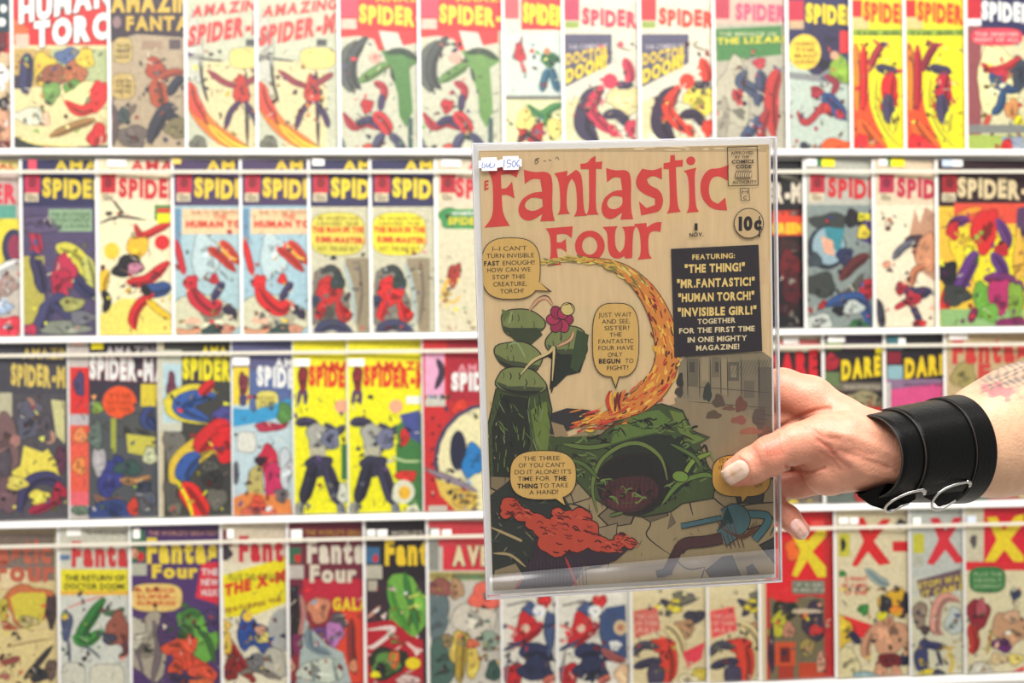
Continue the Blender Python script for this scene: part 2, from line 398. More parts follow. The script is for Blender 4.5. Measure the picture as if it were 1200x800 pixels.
def web1(dx, lab, xl, fade):
    comic(0, xl, lab, (198, 200, 174),
      [('p', [(232, 72), (300, 72), (300, 178), (252, 178), (238, 120)], (222, 208, 160)), ('w', 226, 60, 12, 40, (200, 200, 184)),
       ('b', [(234, 70), (238, 100), (244, 120)], 4, (70, 72, 70)), ('b', [(232, 68), (262, 72)], 3, (92, 92, 84)), ('b', [(288, 82), (289, 120), (290, 172)], 5, (64, 56, 56)),
       ('u', 269, 56, 310, 80, (228, 212, 130)), ('b', [(220, 100), (230, 128), (254, 156), (300, 182)], 16, (232, 130, 52)), ('b', [(222, 96), (226, 116), (240, 140)], 14, (222, 84, 66)),
       ('b', [(244, 146), (270, 168), (302, 180)], 8, (244, 206, 66)), ('b', [(243, 82), (262, 96), (280, 102)], 6, (150, 60, 70)),
       ('w', 283, 106, 9, 17, (196, 62, 50)), ('b', [(282, 118), (270, 132), (264, 152)], 6, (76, 54, 90)), ('b', [(286, 118), (298, 136), (302, 150)], 6, (76, 54, 90)),
       ('b', [(286, 100), (298, 92), (308, 86)], 6, (150, 60, 70)), ('r', 288, 46, 300, 54, (80, 80, 80)), ('w', 232, 168, 10, 8, (120, 120, 104)),
       ('t', 'AMAZING', 224, 20, 312, 12, fade, dict(bold=.05, dy=-10, slant=.15)), ('t', 'SPIDER-MAN', 220, 53, 340, 20, fade, dict(bold=.06, dy=-22, slant=.1))], dx=dx)
web1(0, 'pale comic with red slanted AMAZING title and flame arc, right of the brown aged comic', 216, (206, 66, 66))
web1(83, 'pale comic with red slanted title and flame arc, left of the green-winged twin covers', 299, (210, 74, 70))
def vult(dx, xl, lab, gr):
    comic(0, xl, lab, (200, 200, 176),
      [('r', 390, -40, 550, 36, R_), ('p', [(398, 36), (490, 36), (490, 50), (470, 54), (444, 60), (438, 46), (420, 42), (398, 44)], (224, 56, 56)),
       ('r', 399, -6, 420, 20, PK), ('r', 400, 22, 418, 34, (214, 190, 170)), ('p', [(444, 36), (466, 38), (474, 58), (452, 62)], (206, 206, 190)),
       ('p', [(446, 58), (470, 62), (490, 66), (492, 72), (480, 80), (484, 130), (476, 150), (468, 136), (466, 110), (458, 84)], gr), ('b', [(452, 62), (472, 60), (490, 70)], 6, (54, 74, 54)),
       ('b', [(420, 48), (408, 66), (404, 84), (412, 108)], 18, (96, 100, 92)), ('b', [(430, 42), (414, 66), (412, 90), (422, 104)], 12, (78, 82, 80)), ('b', [(420, 96), (440, 84), (454, 74)], 11, (110, 150, 80)),
       ('e', 439, 68, 8, 7, (222, 170, 150)), ('b', [(458, 80), (462, 96)], 4, (60, 74, 60)),
       ('b', [(438, 96), (450, 104), (448, 122)], 8, (196, 60, 70)), ('b', [(448, 110), (446, 130)], 7, (74, 60, 96)),
       ('w', 430, 124, 7, 8, (196, 52, 58)), ('b', [(402, 132), (414, 148), (430, 144), (446, 152)], 9, (190, 60, 72)), ('b', [(418, 146), (434, 140), (450, 154)], 8, (66, 60, 98)),
       ('b', [(438, 132), (450, 144), (456, 158)], 15, (206, 58, 62)), ('b', [(450, 156), (442, 168), (440, 182)], 10, (82, 82, 112)), ('b', [(456, 156), (468, 168), (474, 182)], 9, (82, 82, 112)),
       ('w', 431, 173, 5, 5, (204, 90, 70)), ('r', 478, 138, 484, 176, (70, 96, 90)), ('b', [(400, 160), (404, 176), (408, 182)], 5, (110, 120, 120)),
       ('t', 'SPIDER-MAN', 421, 26, 540, 19, (240, 214, 60), dict(bold=.06, dy=6, bounce=.7, ol=(190, 60, 50))), ('t', 'AMAZING', 440, 2, 520, 8, (236, 200, 60))], dx=dx)
vult(0, 396, 'comic with green winged shape and grey plume under red header, first of its pair', (86, 132, 70))
vult(94, 490, 'comic with green winged shape on red header, second of its pair, above held comic corner', (110, 150, 80))
comic(0, 589, 'comic with yellow SPID on a red block above four small panels', (226, 222, 196),
      [('r', 580, -40, 611, 36, (226, 210, 190)), ('r', 590, -10, 608, 22, (214, 90, 96)), ('r', 611, -40, 720, 35, (224, 44, 42)), ('r', 592, 40, 660, 112, (202, 212, 200)), ('r', 592, 112, 660, 117, (120, 120, 110)),
       ('r', 580, 117, 720, 190, (226, 226, 170)), ('b', [(612, 42), (608, 60), (602, 70)], 4, (130, 60, 70)), ('w', 609, 62, 6, 11, (190, 50, 60), -10), ('b', [(610, 72), (616, 86)], 5, (190, 90, 90)),
       ('w', 644, 70, 9, 8, (40, 112, 56)), ('b', [(634, 72), (644, 66), (656, 72)], 8, (44, 112, 60)), ('b', [(642, 80), (638, 94), (635, 108)], 8, (42, 104, 130)), ('b', [(646, 80), (650, 94), (654, 108)], 8, (42, 104, 130)),
       ('e', 641, 60, 4, 4, (196, 130, 90)), ('b', [(618, 122), (632, 134), (648, 126), (660, 122)], 8, (76, 140, 80)), ('b', [(640, 132), (644, 150)], 10, (70, 130, 60)),
       ('b', [(606, 146), (614, 154), (608, 168)], 9, (204, 54, 50)), ('w', 628, 158, 8, 14, (180, 46, 50), 20), ('b', [(604, 170), (616, 158), (632, 166), (646, 172)], 4, K_), ('w', 650, 150, 9, 12, (226, 210, 120)),
       ('w', 616, 140, 10, 12, (236, 226, 130)), ('t', 'SPIDER-MAN', 613, 25, 700, 20, (250, 222, 40), dict(bold=.07, dy=8, bounce=.6))])
def crouch(dx, xl, lab, a, b, c, bx):
    comic(0, xl, lab, (220, 214, 192),
      [('r', 661, -10, 679, 24, bx), ('r', 662, 25, 678, 33, (150, 170, 80)), ('p', [(661, 40), (717, 40), (717, 74), (661, 103)], (88, 84, 108)),
       ('w', 732, 118, 20, 18, c), ('w', 690, 150, 40, 30, (214, 212, 176)), ('p', [(662, 120), (690, 108), (680, 150), (662, 160)], (222, 208, 160)),
       ('b', [(728, 48), (724, 54), (740, 60)], 3, (140, 130, 110)), ('b', [(731, 68), (738, 84), (737, 98)], 11, a), ('b', [(722, 98), (732, 100), (742, 98)], 8, b), ('e', 715, 95, 9, 9, a),
       ('b', [(704, 102), (690, 120), (684, 146), (700, 168)], 22, b), ('b', [(706, 100), (692, 124), (702, 142), (718, 156)], 13, a), ('b', [(706, 136), (724, 134), (736, 148)], 11, b), ('w', 739, 150, 6, 10, a),
       ('b', [(714, 146), (722, 160)], 9, a),
       ('t', 'SPIDER-MAN', 682, 28, 800, 17, a, dict(bold=.06, dy=6, bounce=.8)), ('t', 'DOCTOR', 663, 76, 713, 12, DY, dict(dy=-10, bold=.05)), ('t', 'DOOM!', 663, 97, 711, 14, (236, 210, 50), dict(dy=-19, bold=.06)),
       ('t', 'THE COMING OF', 666, 58, 712, 5, (190, 184, 190), dict(dy=-2))], dx=dx)
crouch(0, 659, 'comic with faded rose-red shapes beside a slate DOCTOR DOOM panel', (206, 56, 84), (66, 58, 84), (222, 206, 150), (190, 60, 90))
crouch(90, 749, 'comic with bright orange-red shapes beside a slate DOCTOR DOOM panel', (226, 62, 40), (56, 40, 66), (236, 218, 84), (214, 50, 56))
comic(0, 836, 'grey comic with a green banner under faded pink lettering in the top row', (182, 176, 156),
      [('r', 837, -40, 990, 28, (206, 180, 160)), ('r', 837, -10, 855, 22, (190, 60, 80)), ('p', [(838, 34), (916, 30), (916, 64), (840, 72)], (74, 130, 70)),
       ('w', 860, 110, 20, 40, (190, 184, 160)), ('b', [(874, 82), (868, 96), (880, 104), (894, 118)], 13, (74, 84, 110)), ('b', [(860, 104), (864, 116), (868, 104)], 8, (190, 64, 70)),
       ('b', [(890, 82), (892, 100), (886, 124)], 13, (72, 80, 108)), ('b', [(912, 80), (904, 110), (906, 160)], 16, (196, 60, 56)), ('b', [(892, 136), (880, 152), (870, 166)], 13, (74, 90, 124)),
       ('w', 890, 74, 7, 6, (190, 60, 70)), ('b', [(900, 126), (892, 150), (894, 166)], 10, (176, 56, 60)), ('w', 846, 140, 8, 26, (168, 160, 140)),
       ('t', 'SPIDER-MAN', 862, 22, 970, 17, (206, 84, 120), dict(bold=.06, dy=5)), ('t', 'THE LIZARD!', 840, 52, 930, 7, (222, 210, 70), dict(bold=.04, dy=-3)), ('t', 'THE MENACE OF', 842, 42, 910, 4, (200, 210, 160))])
comic(0, 922, 'comic with a round yellow caption on navy header over pale green ground', (188, 200, 186),
      [('r', 900, -40, 1060, 72, NV), ('w', 975, 58, 30, 34, (52, 44, 78)), ('p', [(923, 84), (960, 88), (1000, 60), (1000, 100), (960, 96), (924, 92)], (140, 142, 140)), ('r', 984, 36, 996, 62, (220, 54, 60)), ('w', 985, 82, 12, 16, LG, -20), ('e', 978, 65, 5, 5, SK),
       ('e', 943, 61, 19, 21, (236, 206, 72)), ('b', [(966, 88), (980, 98), (974, 112)], 7, (150, 50, 66)), ('w', 957, 108, 7, 7, (168, 48, 62)), ('b', [(964, 110), (978, 124), (990, 140)], 16, (52, 78, 128)),
       ('w', 967, 128, 7, 6, (206, 60, 54)), ('b', [(934, 130), (944, 144), (958, 132), (964, 120)], 7, (176, 56, 62)), ('w', 984, 134, 6, 4, (190, 50, 60), 40), ('b', [(940, 166), (946, 180)], 8, (64, 64, 80)),
       ('w', 982, 174, 22, 11, O_), ('r', 924, 0, 942, 24, (196, 44, 70)), ('r', 925, 24, 942, 34, T_),
       ('t', 'SPIDER-MAN', 944, 25, 1052, 19, (248, 214, 40), dict(bold=.07, dy=6, bounce=.6)), ('l', 931, 48, 955, 76, 4, (150, 110, 40), 'WEIRD/THE/MAN/GANG')])
def flame(dx, xl, lab, rd, pur):
    comic(0, xl, lab, (250, 226, 30),
      [('r', 990, -40, 1140, 32, (248, 214, 40)), ('r', 999, 34, 1140, 42, (150, 176, 60)), ('r', 998, 0, 1010, 20, R_), ('r', 999, 20, 1018, 34, (220, 196, 130)), ('w', 1010, 150, 26, 40, (236, 84, 40)),
       ('b', [(1002, 50), (1006, 90), (1004, 130)], 9, (240, 140, 40)), ('b', [(1012, 52), (1013, 90), (1012, 130)], 8, rd), ('b', [(1036, 50), (1026, 64), (1018, 84)], 8, pur), ('b', [(1022, 46), (1034, 54), (1042, 50)], 4, pur),
       ('b', [(1026, 78), (1040, 82), (1052, 84)], 10, (66, 60, 90)), ('b', [(1044, 84), (1042, 108), (1048, 122)], 18, rd), ('b', [(1040, 110), (1042, 132), (1048, 146)], 14, (76, 66, 98)),
       ('b', [(1026, 88), (1024, 120), (1036, 152), (1054, 172)], 9, (252, 236, 50)), ('b', [(1006, 140), (1020, 160), (1040, 180)], 16, (240, 110, 44)), ('w', 1012, 168, 14, 9, (226, 44, 50)), ('b', [(1050, 130), (1046, 156)], 8, (252, 236, 60)),
       ('p', [(1000, 178), (1020, 164), (1050, 180)], (228, 60, 60)),
       ('t', 'SPIDER-MAN', 1012, 23, 1110, 20, (222, 70, 30), dict(bold=.06, dy=8, bounce=.6)), ('t', 'THE BIRTH OF', 1002, 41, 1100, 4, (70, 100, 40))], dx=dx)
flame(0, 997, 'yellow comic with bright flame-red shapes, left one of the two adjoining yellow covers', (226, 40, 42), (176, 50, 60))
flame(63, 1060, 'yellow comic with crimson and orange flame shapes, right one of the two adjoining yellow covers', (196, 34, 56), (146, 36, 60))
comic(0, 1132, 'comic at the right end of the top row with a red pill caption on navy', (216, 210, 168),
      [('r', 1120, -40, 1260, 42, NV), ('r', 1132, -10, 1150, 22, (200, 40, 54)), ('r', 1133, 22, 1150, 33, W_), ('r', 1134, 30, 1150, 160, (150, 80, 84)), ('w', 1170, 92, 26, 40, (240, 230, 170)), ('u', 1138, 33, 1198, 53, (236, 70, 90)),
       ('w', 1196, 86, 12, 20, (60, 70, 84)), ('b', [(1150, 74), (1162, 82), (1180, 78), (1196, 66)], 8, (206, 54, 60)), ('w', 1172, 90, 10, 11, (196, 50, 66)), ('b', [(1160, 86), (1172, 100), (1192, 108)], 10, (50, 84, 130)),
       ('b', [(1176, 104), (1172, 124), (1162, 134)], 9, (52, 88, 130)), ('b', [(1160, 134), (1154, 148)], 6, (206, 80, 60)), ('w', 1186, 128, 8, 12, (214, 150, 90)), ('w', 1194, 146, 6, 10, Y_), ('r', 1134, 146, 1260, 156, GY),
       ('r', 1134, 158, 1260, 190, (170, 190, 90)), ('r', 1174, 160, 1200, 180, (150, 160, 180)), ('w', 1180, 170, 6, 7, R_),
       ('t', 'SPIDER-MAN', 1150, 22, 1256, 19, W_, dict(bold=.07, dy=6, bounce=.6)), ('l', 1142, 37, 1194, 50, 2, (250, 200, 190), 'THE SINISTER/FIGHT OF ALL')])

# ---- second row
comic(1, -92, 'comic cut off at the left edge of the second row, teal strip and yellow patch', (210, 200, 186),
      [('r', -80, 170, 40, 200, PY), ('r', -80, 203, 40, 240, (212, 190, 180)), ('r', -80, 240, 19, 256, (100, 170, 150)), ('r', -80, 256, 40, 312, (250, 222, 70)), ('e', 16, 290, 14, 22, (60, 62, 90)), ('e', 18, 290, 9, 15, (160, 60, 90)),
       ('b', [(-10, 322), (8, 312), (24, 306)], 10, W_), ('w', 8, 334, 12, 12, (176, 150, 140)), ('w', 2, 360, 12, 8, (170, 190, 214)), ('w', 10, 384, 16, 14, (232, 64, 84)), ('t', 'SPIDER', -60, 237, 20, 20, (220, 66, 84), dict(bold=.06)), ('t', 'ANNUAL', -50, 198, 18, 6, R_)])
comic(1, 23, 'dark slate-purple comic with pale green caption box, yellow lettering, second row', (88, 78, 112),
      head(23, 184, NV, (232, 206, 60), box=(206, 50, 84)) +
      [('r', 20, 245, 170, 400, (88, 76, 110)), ('r', 57, 245, 108, 271, (150, 180, 142)), ('r', 26, 300, 52, 380, (190, 180, 84)), ('b', [(36, 258), (42, 280), (46, 296)], 12, (196, 52, 80)), ('b', [(38, 296), (46, 320), (50, 344)], 14, (66, 60, 98)),
       ('b', [(66, 288), (90, 300), (110, 330)], 18, (220, 212, 80)), ('b', [(100, 300), (106, 320), (110, 350)], 14, (206, 206, 110)), ('w', 76, 316, 13, 18, (196, 50, 84)), ('w', 72, 334, 12, 20, (190, 44, 76)), ('b', [(86, 326), (100, 340), (112, 346)], 13, (60, 60, 104)),
       ('b', [(58, 350), (76, 358), (100, 380)], 22, (70, 68, 112)), ('b', [(56, 352), (52, 370), (42, 388)], 16, (76, 74, 116)), ('w', 84, 356, 14, 8, (170, 170, 96)), ('w', 76, 384, 28, 8, (140, 146, 130)), ('w', 36, 386, 7, 6, (200, 60, 90)), ('w', 96, 372, 14, 8, (120, 120, 128)), ('w', 44, 264, 24, 10, (100, 86, 120)),
       ('l', 60, 248, 105, 268, 3, (90, 120, 90), 'THE GROTESQUE/ADVENTURE OF/THE LIZARD')], stk=[WS(33, 187, (206, 70, 90), 10, 12)])
comic(1, 112, 'cream comic with red lettering, yellow and black swirl, second row left part', (240, 230, 190),
      head(112, 184, (236, 222, 190), (206, 40, 50), box=(200, 34, 48)) +
      [('r', 110, 238, 260, 360, (242, 232, 192)), ('p', [(114, 372), (140, 350), (180, 350), (200, 372), (200, 400), (110, 400)], (244, 222, 110)), ('b', [(116, 262), (140, 254), (172, 258)], 3, K_), ('b', [(132, 234), (146, 252)], 3, K_), ('r', 181, 240, 200, 258, (70, 140, 70)), ('r', 184, 250, 200, 262, Y_), ('r', 184, 244, 200, 249, (220, 60, 40)),
       ('b', [(158, 262), (166, 276), (186, 268), (200, 262)], 8, (214, 44, 44)), ('w', 161, 290, 12, 14, (240, 190, 50), 20), ('e', 131, 294, 9, 10, (240, 206, 60)), ('w', 150, 312, 18, 12, K_, -20), ('w', 158, 314, 9, 6, (196, 130, 150), -20),
       ('b', [(126, 316), (120, 330), (122, 342)], 12, (244, 196, 50)), ('b', [(120, 340), (126, 352), (122, 366)], 8, K_), ('e', 190, 284, 9, 9, (216, 40, 44)), ('b', [(148, 330), (172, 328), (198, 306)], 12, (212, 40, 48)),
       ('b', [(166, 340), (184, 340), (200, 334)], 16, (54, 84, 140)), ('b', [(180, 344), (164, 356), (156, 372), (158, 386)], 11, (216, 40, 44)), ('b', [(172, 352), (190, 366), (200, 374)], 7, (244, 200, 40)), ('b', [(166, 334), (176, 346)], 8, K_)],
      stk=[WS(126, 187, W_, 22, 8)])
def gull(dx, xl, lab, sky, rd, stk):
    comic(1, xl, lab, sky,
      head(201, 184, (76, 58, 96), (240, 208, 60), box=(200, 44, 66)) +
      [('r', 200, 241, 340, 400, sky), ('w', 240, 300, 16, 26, (196, 216, 216)), ('w', 240, 372, 42, 26, (216, 214, 182)), ('r', 204, 244, 212, 300, (110, 150, 176)), ('r', 214, 245, 290, 274, (240, 206, 160)), ('b', [(206, 280), (212, 306), (216, 322)], 7, rd), ('w', 224, 332, 8, 10, rd),
       ('b', [(220, 334), (232, 352), (248, 362), (258, 352)], 17, rd), ('b', [(248, 352), (256, 340), (262, 330)], 8, (70, 60, 100)), ('w', 251, 327, 5, 6, rd), ('b', [(260, 362), (270, 364), (276, 374)], 10, (60, 52, 78)),
       ('b', [(244, 290), (258, 300), (276, 318)], 9, (206, 56, 44)), ('b', [(258, 282), (270, 294), (280, 310)], 9, (220, 70, 50)), ('b', [(254, 284), (268, 300), (278, 304)], 3, (244, 190, 60)), ('w', 250, 388, 12, 8, (50, 74, 70)), ('b', [(206, 386), (220, 390), (236, 386)], 6, (224, 160, 120)), ('w', 226, 376, 10, 4, (232, 190, 160)), ('w', 266, 386, 8, 6, (210, 150, 120)),
       ('t', 'THE', 250, 257, 266, 6, (220, 90, 50)), ('t', 'HUMAN TORCH!', 218, 266, 312, 7, (214, 50, 40), dict(bold=.06)), ('l', 224, 246, 292, 252, 1, (170, 110, 80), 'DUEL TO THE DEATH WITH')], dx=dx, stk=stk)
gull(0, 201, 'pale blue comic with red diving shapes and peach caption, left of its brighter twin', (176, 204, 208), (206, 44, 60), [WS(202, 186, (232, 196, 90), 10, 6)])
gull(80, 281, 'pale blue comic with bright red diving shapes and peach caption, right of its paler twin', (168, 200, 210), (220, 42, 44), [WS(284, 187, W_, 20, 9)])
def well(dx, xl, lab, yl, rd, stk):
    comic(1, xl, lab, (206, 200, 170),
      head(361, 184, NV, (242, 214, 50), box=(200, 44, 60)) +
      [('r', 360, 243, 520, 400, (208, 204, 176)), ('u', 364, 249, 427, 299, yl), ('p', [(404, 302), (432, 302), (432, 390), (420, 392), (410, 350)], (156, 142, 114)), ('b', [(420, 304), (424, 340), (420, 380)], 4, (120, 108, 90)), ('b', [(402, 306), (412, 340), (416, 380)], 5, (176, 192, 186)),
       ('w', 384, 352, 22, 36, (130, 124, 112)), ('b', [(376, 320), (390, 314), (402, 330)], 7, (60, 66, 66)), ('w', 382, 334, 9, 10, rd), ('w', 386, 344, 15, 13, rd), ('b', [(372, 346), (368, 360)], 9, (56, 66, 96)), ('b', [(380, 352), (372, 374)], 10, rd), ('b', [(396, 350), (402, 372), (412, 366)], 10, rd),
       ('b', [(368, 388), (390, 380), (414, 392)], 12, (68, 70, 104)), ('w', 396, 330, 8, 9, (50, 66, 60)),
       ('t', 'THE MAN IN THE', 366, 272, 426, 6, (220, 60, 30), dict(bold=.06)), ('t', 'CRIME-MASTER!', 364, 283, 428, 6, (214, 50, 40), dict(bold=.06, dy=2)), ('l', 372, 253, 420, 265, 2, (150, 130, 40), 'IN WHICH WE/UNVEIL THE'), ('l', 372, 287, 420, 296, 1, (150, 130, 40), 'NOT THE END BUT')], dx=dx, stk=stk)
well(0, 361, 'comic with yellow rounded caption over red crumpled shape, next to the blue pair', (226, 216, 90), (200, 44, 44), [WS(366, 186, W_, 14, 8)])
well(72, 433, 'comic with brighter yellow rounded caption and a yellow tag on its top', (244, 228, 60), (222, 40, 40), [WS(456, 186, Y_, 15, 10), WS(436, 186, W_, 18, 8)])
comic(1, 510, 'cream comic with green caption in the second row, partly behind the held comic', (220, 212, 180),
      head(510, 184, (222, 206, 180), (206, 44, 60), box=(190, 36, 50), x0=534) + [('w', 530, 255, 16, 11, (60, 150, 80)), ('r', 528, 245, 640, 268, (60, 150, 80)), ('w', 532, 322, 7, 14, (176, 60, 50), 15), ('b', [(524, 350), (520, 340), (528, 322)], 5, (230, 180, 70)), ('b', [(522, 352), (532, 354), (540, 346)], 3, (236, 190, 80)),
       ('w', 548, 390, 12, 3, (190, 190, 160)), ('t', 'SPIDER-MAN!', 525, 263, 600, 8, (226, 210, 60), dict(bold=.05)), ('t', 'WHERE FLIES THE', 529, 252, 600, 4, W_)], stk=[WS(518, 187, W_, 22, 8)])
for xx in (640, 735):
    comic(1, xx, 'comic entirely covered by the held comic', (206, 196, 170), head(xx, 184, NV, DY) + [('w', xx + 50, 320, 36, 44, BR), ('w', xx + 80, 290, 22, 30, (90, 130, 150))], group='wall comics hidden behind the held comic')
comic(1, 832, 'black comic with red block and white lettering, narrow sliver right of the held comic', (26, 20, 24),
      [('r', 820, 170, 960, 204, (26, 22, 26)), ('r', 820, 203, 960, 246, (22, 16, 22)), ('r', 905, 247, 960, 276, (228, 74, 44)), ('w', 925, 290, 14, 10, (60, 30, 30)), ('w', 925, 312, 12, 18, (110, 24, 30)), ('w', 928, 340, 10, 20, (80, 18, 28)), ('w', 922, 362, 10, 8, (60, 14, 24)), ('b', [(914, 206), (940, 212)], 5, (130, 126, 110)),
       ('t', 'SPIDER-MAN', 858, 236, 968, 20, (226, 214, 190), dict(bold=.07)), ('t', 'GREEN', 905, 273, 940, 11, (250, 210, 40), dict(bold=.06)), ('t', 'GOBLIN', 860, 273, 903, 11, (250, 210, 40), dict(bold=.06))])
comic(1, 943, 'comic with a round porthole shape and red lettering on dark rubble, second row right', (150, 166, 158),
      head(943, 184, (186, 186, 172), (206, 44, 50), box=(190, 44, 60), w=150) +
      [('r', 945, 240, 1080, 400, (136, 148, 142)), ('w', 972, 260, 22, 10, DG), ('e', 969, 290, 23, 26, (40, 48, 60)), ('e', 971, 288, 19, 22, (150, 176, 184)), ('p', [(966, 266), (990, 268), (984, 296), (970, 286)], (60, 140, 150)), ('p', [(962, 276), (976, 282), (978, 300), (966, 296)], (226, 170, 140)), ('w', 990, 300, 9, 10, (44, 52, 90)),
       ('p', [(1006, 258), (1026, 240), (1026, 288), (1004, 280)], (70, 50, 110)), ('w', 1012, 272, 7, 8, (226, 206, 60)), ('w', 1000, 256, 10, 10, K_), ('b', [(984, 328), (1000, 310), (1018, 298)], 12, (104, 44, 44)), ('w', 960, 334, 20, 14, DG), ('b', [(974, 352), (998, 340), (1012, 320)], 7, (90, 84, 78)),
       ('w', 1016, 340, 8, 16, (190, 40, 56), 20), ('b', [(966, 358), (990, 350), (1010, 352), (1018, 382)], 13, (50, 84, 140)), ('b', [(960, 362), (968, 352)], 6, (176, 40, 44)), ('w', 984, 364, 8, 5, K_), ('w', 1006, 382, 12, 6, (50, 110, 60)), ('w', 960, 378, 16, 10, (200, 206, 196)), ('w', 1000, 360, 12, 8, (196, 204, 196)), ('w', 955, 305, 8, 8, (60, 70, 76)),
       ('t', 'DR.', 1006, 258, 1024, 8, Y_, dict(bold=.05))], stk=[WS(945, 186, W_, 12, 8), WS(958, 184, (30, 110, 60), 5, 10), WS(963, 184, Y_, 15, 11)])
comic(1, 1024, 'cream comic with a red and navy tumbling shape at its bottom and flared brown strokes', (238, 226, 196),
      head(1024, 184, (226, 206, 176), (196, 44, 74), box=(190, 50, 80)) +
      [('r', 1020, 240, 1160, 400, (240, 228, 198)), ('p', [(1066, 274), (1072, 244), (1078, 262), (1084, 242), (1096, 250), (1096, 330), (1082, 320), (1070, 300)], (196, 150, 120)), ('w', 1072, 282, 10, 7, (70, 50, 60)), ('b', [(1046, 304), (1058, 290), (1072, 282)], 8, (110, 110, 122)), ('b', [(1034, 312), (1044, 308)], 7, (226, 160, 130)),
       ('w', 1086, 296, 12, 22, (214, 150, 110)), ('b', [(1068, 336), (1072, 318), (1084, 312)], 8, (206, 130, 90)), ('w', 1057, 338, 8, 7, (170, 40, 54)), ('b', [(1060, 340), (1074, 344), (1092, 340)], 13, (60, 54, 92)), ('w', 1070, 350, 9, 8, (190, 44, 60)), ('b', [(1048, 362), (1058, 356), (1070, 350)], 6, (190, 50, 64)), ('b', [(1068, 356), (1074, 368), (1080, 382)], 7, (60, 50, 90)), ('w', 1078, 380, 7, 5, R_), ('b', [(1028, 350), (1032, 366), (1034, 386)], 8, (70, 66, 84)),
       ('b', [(1038, 258), (1038, 270)], 5, (206, 196, 172))], stk=[WS(1030, 186, W_, 10, 8), WS(1040, 184, (30, 110, 60), 4, 10), WS(1044, 184, Y_, 16, 11)])
comic(1, 1098, 'broad yellow and orange comic under SPIDER-M letters, right end of the second row', (246, 200, 60),
      head(1098, 184, (48, 20, 30), (226, 206, 160), box=(170, 34, 44), x0=1122) +
      [('r', 1118, 238, 1260, 262, (226, 84, 60)), ('r', 1101, 246, 1118, 320, (236, 190, 60)), ('w', 1172, 310, 40, 36, (252, 224, 40)), ('w', 1128, 288, 14, 26, (250, 214, 50)), ('p', [(1192, 244), (1210, 240), (1210, 280), (1190, 276)], (90, 60, 96)), ('b', [(1112, 264), (1130, 250), (1150, 244)], 7, (240, 160, 50)),
       ('b', [(1116, 276), (1118, 262), (1136, 256)], 12, (110, 50, 120)), ('w', 1117, 270, 7, 11, (206, 40, 50)), ('w', 1154, 270, 15, 26, (216, 44, 46), 8), ('b', [(1168, 256), (1180, 280), (1172, 294)], 12, (110, 60, 130)), ('w', 1174, 292, 8, 8, (206, 44, 54)),
       ('b', [(1144, 294), (1132, 320), (1118, 346)], 16, (104, 56, 130)), ('b', [(1162, 296), (1174, 314), (1174, 330)], 14, (104, 56, 130)), ('b', [(1114, 334), (1108, 352), (1106, 370)], 12, (222, 50, 44)), ('w', 1110, 320, 12, 14, K_), ('w', 1120, 346, 16, 12, DG),
       ('r', 1102, 362, 1200, 400, (150, 190, 120)), ('w', 1152, 350, 12, 20, (110, 170, 60)), ('b', [(1152, 326), (1180, 328), (1200, 340)], 14, (120, 50, 110)), ('w', 1172, 346, 14, 20, (190, 50, 110)), ('w', 1190, 352, 9, 22, LG), ('b', [(1136, 378), (1144, 360)], 8, (140, 40, 90)), ('w', 1186, 378, 18, 6, (130, 40, 90)), ('w', 1160, 366, 10, 10, (120, 180, 70)), ('w', 1194, 300, 6, 30, (246, 190, 70))],
      stk=[WS(1104, 187, (190, 206, 226), 12, 8), WS(1116, 187, W_, 12, 8)])

# ---- third row
comic(2, -26, 'dark grey comic with yellow SPIDER letters at the left end of the third row', (86, 82, 88),
      head(-26, 404, (76, 74, 84), (226, 200, 100), box=None, x0=13, tw=86, ht=22) +
      [('r', -30, 460, 14, 492, (196, 190, 160)), ('w', 6, 520, 16, 34, (130, 100, 100)), ('w', 34, 480, 14, 12, (110, 104, 116)), ('e', 34, 474, 7, 8, (176, 130, 110)), ('w', 32, 494, 12, 22, (96, 96, 112)), ('p', [(60, 468), (76, 470), (76, 520), (66, 510)], (214, 210, 150)), ('e', 58, 512, 7, 8, (196, 150, 130)), ('e', 18, 516, 6, 7, (180, 130, 120)),
       ('p', [(28, 522), (50, 530), (56, 526), (68, 546), (72, 568), (40, 560), (16, 560), (14, 552), (24, 546)], (238, 222, 90)), ('b', [(22, 600), (34, 566), (60, 560), (74, 580)], 14, (70, 66, 110)), ('b', [(34, 600), (56, 590), (76, 576)], 12, (176, 40, 76)), ('w', 46, 582, 12, 8, (236, 220, 90)), ('w', 6, 580, 14, 22, (120, 90, 96)), ('w', 70, 576, 8, 10, (190, 40, 70)), ('w', 4, 542, 10, 14, (90, 80, 90)), ('w', 54, 500, 6, 16, (90, 84, 94)), ('w', 20, 566, 12, 8, (226, 210, 100)), ('w', 72, 538, 6, 16, (104, 56, 80))])
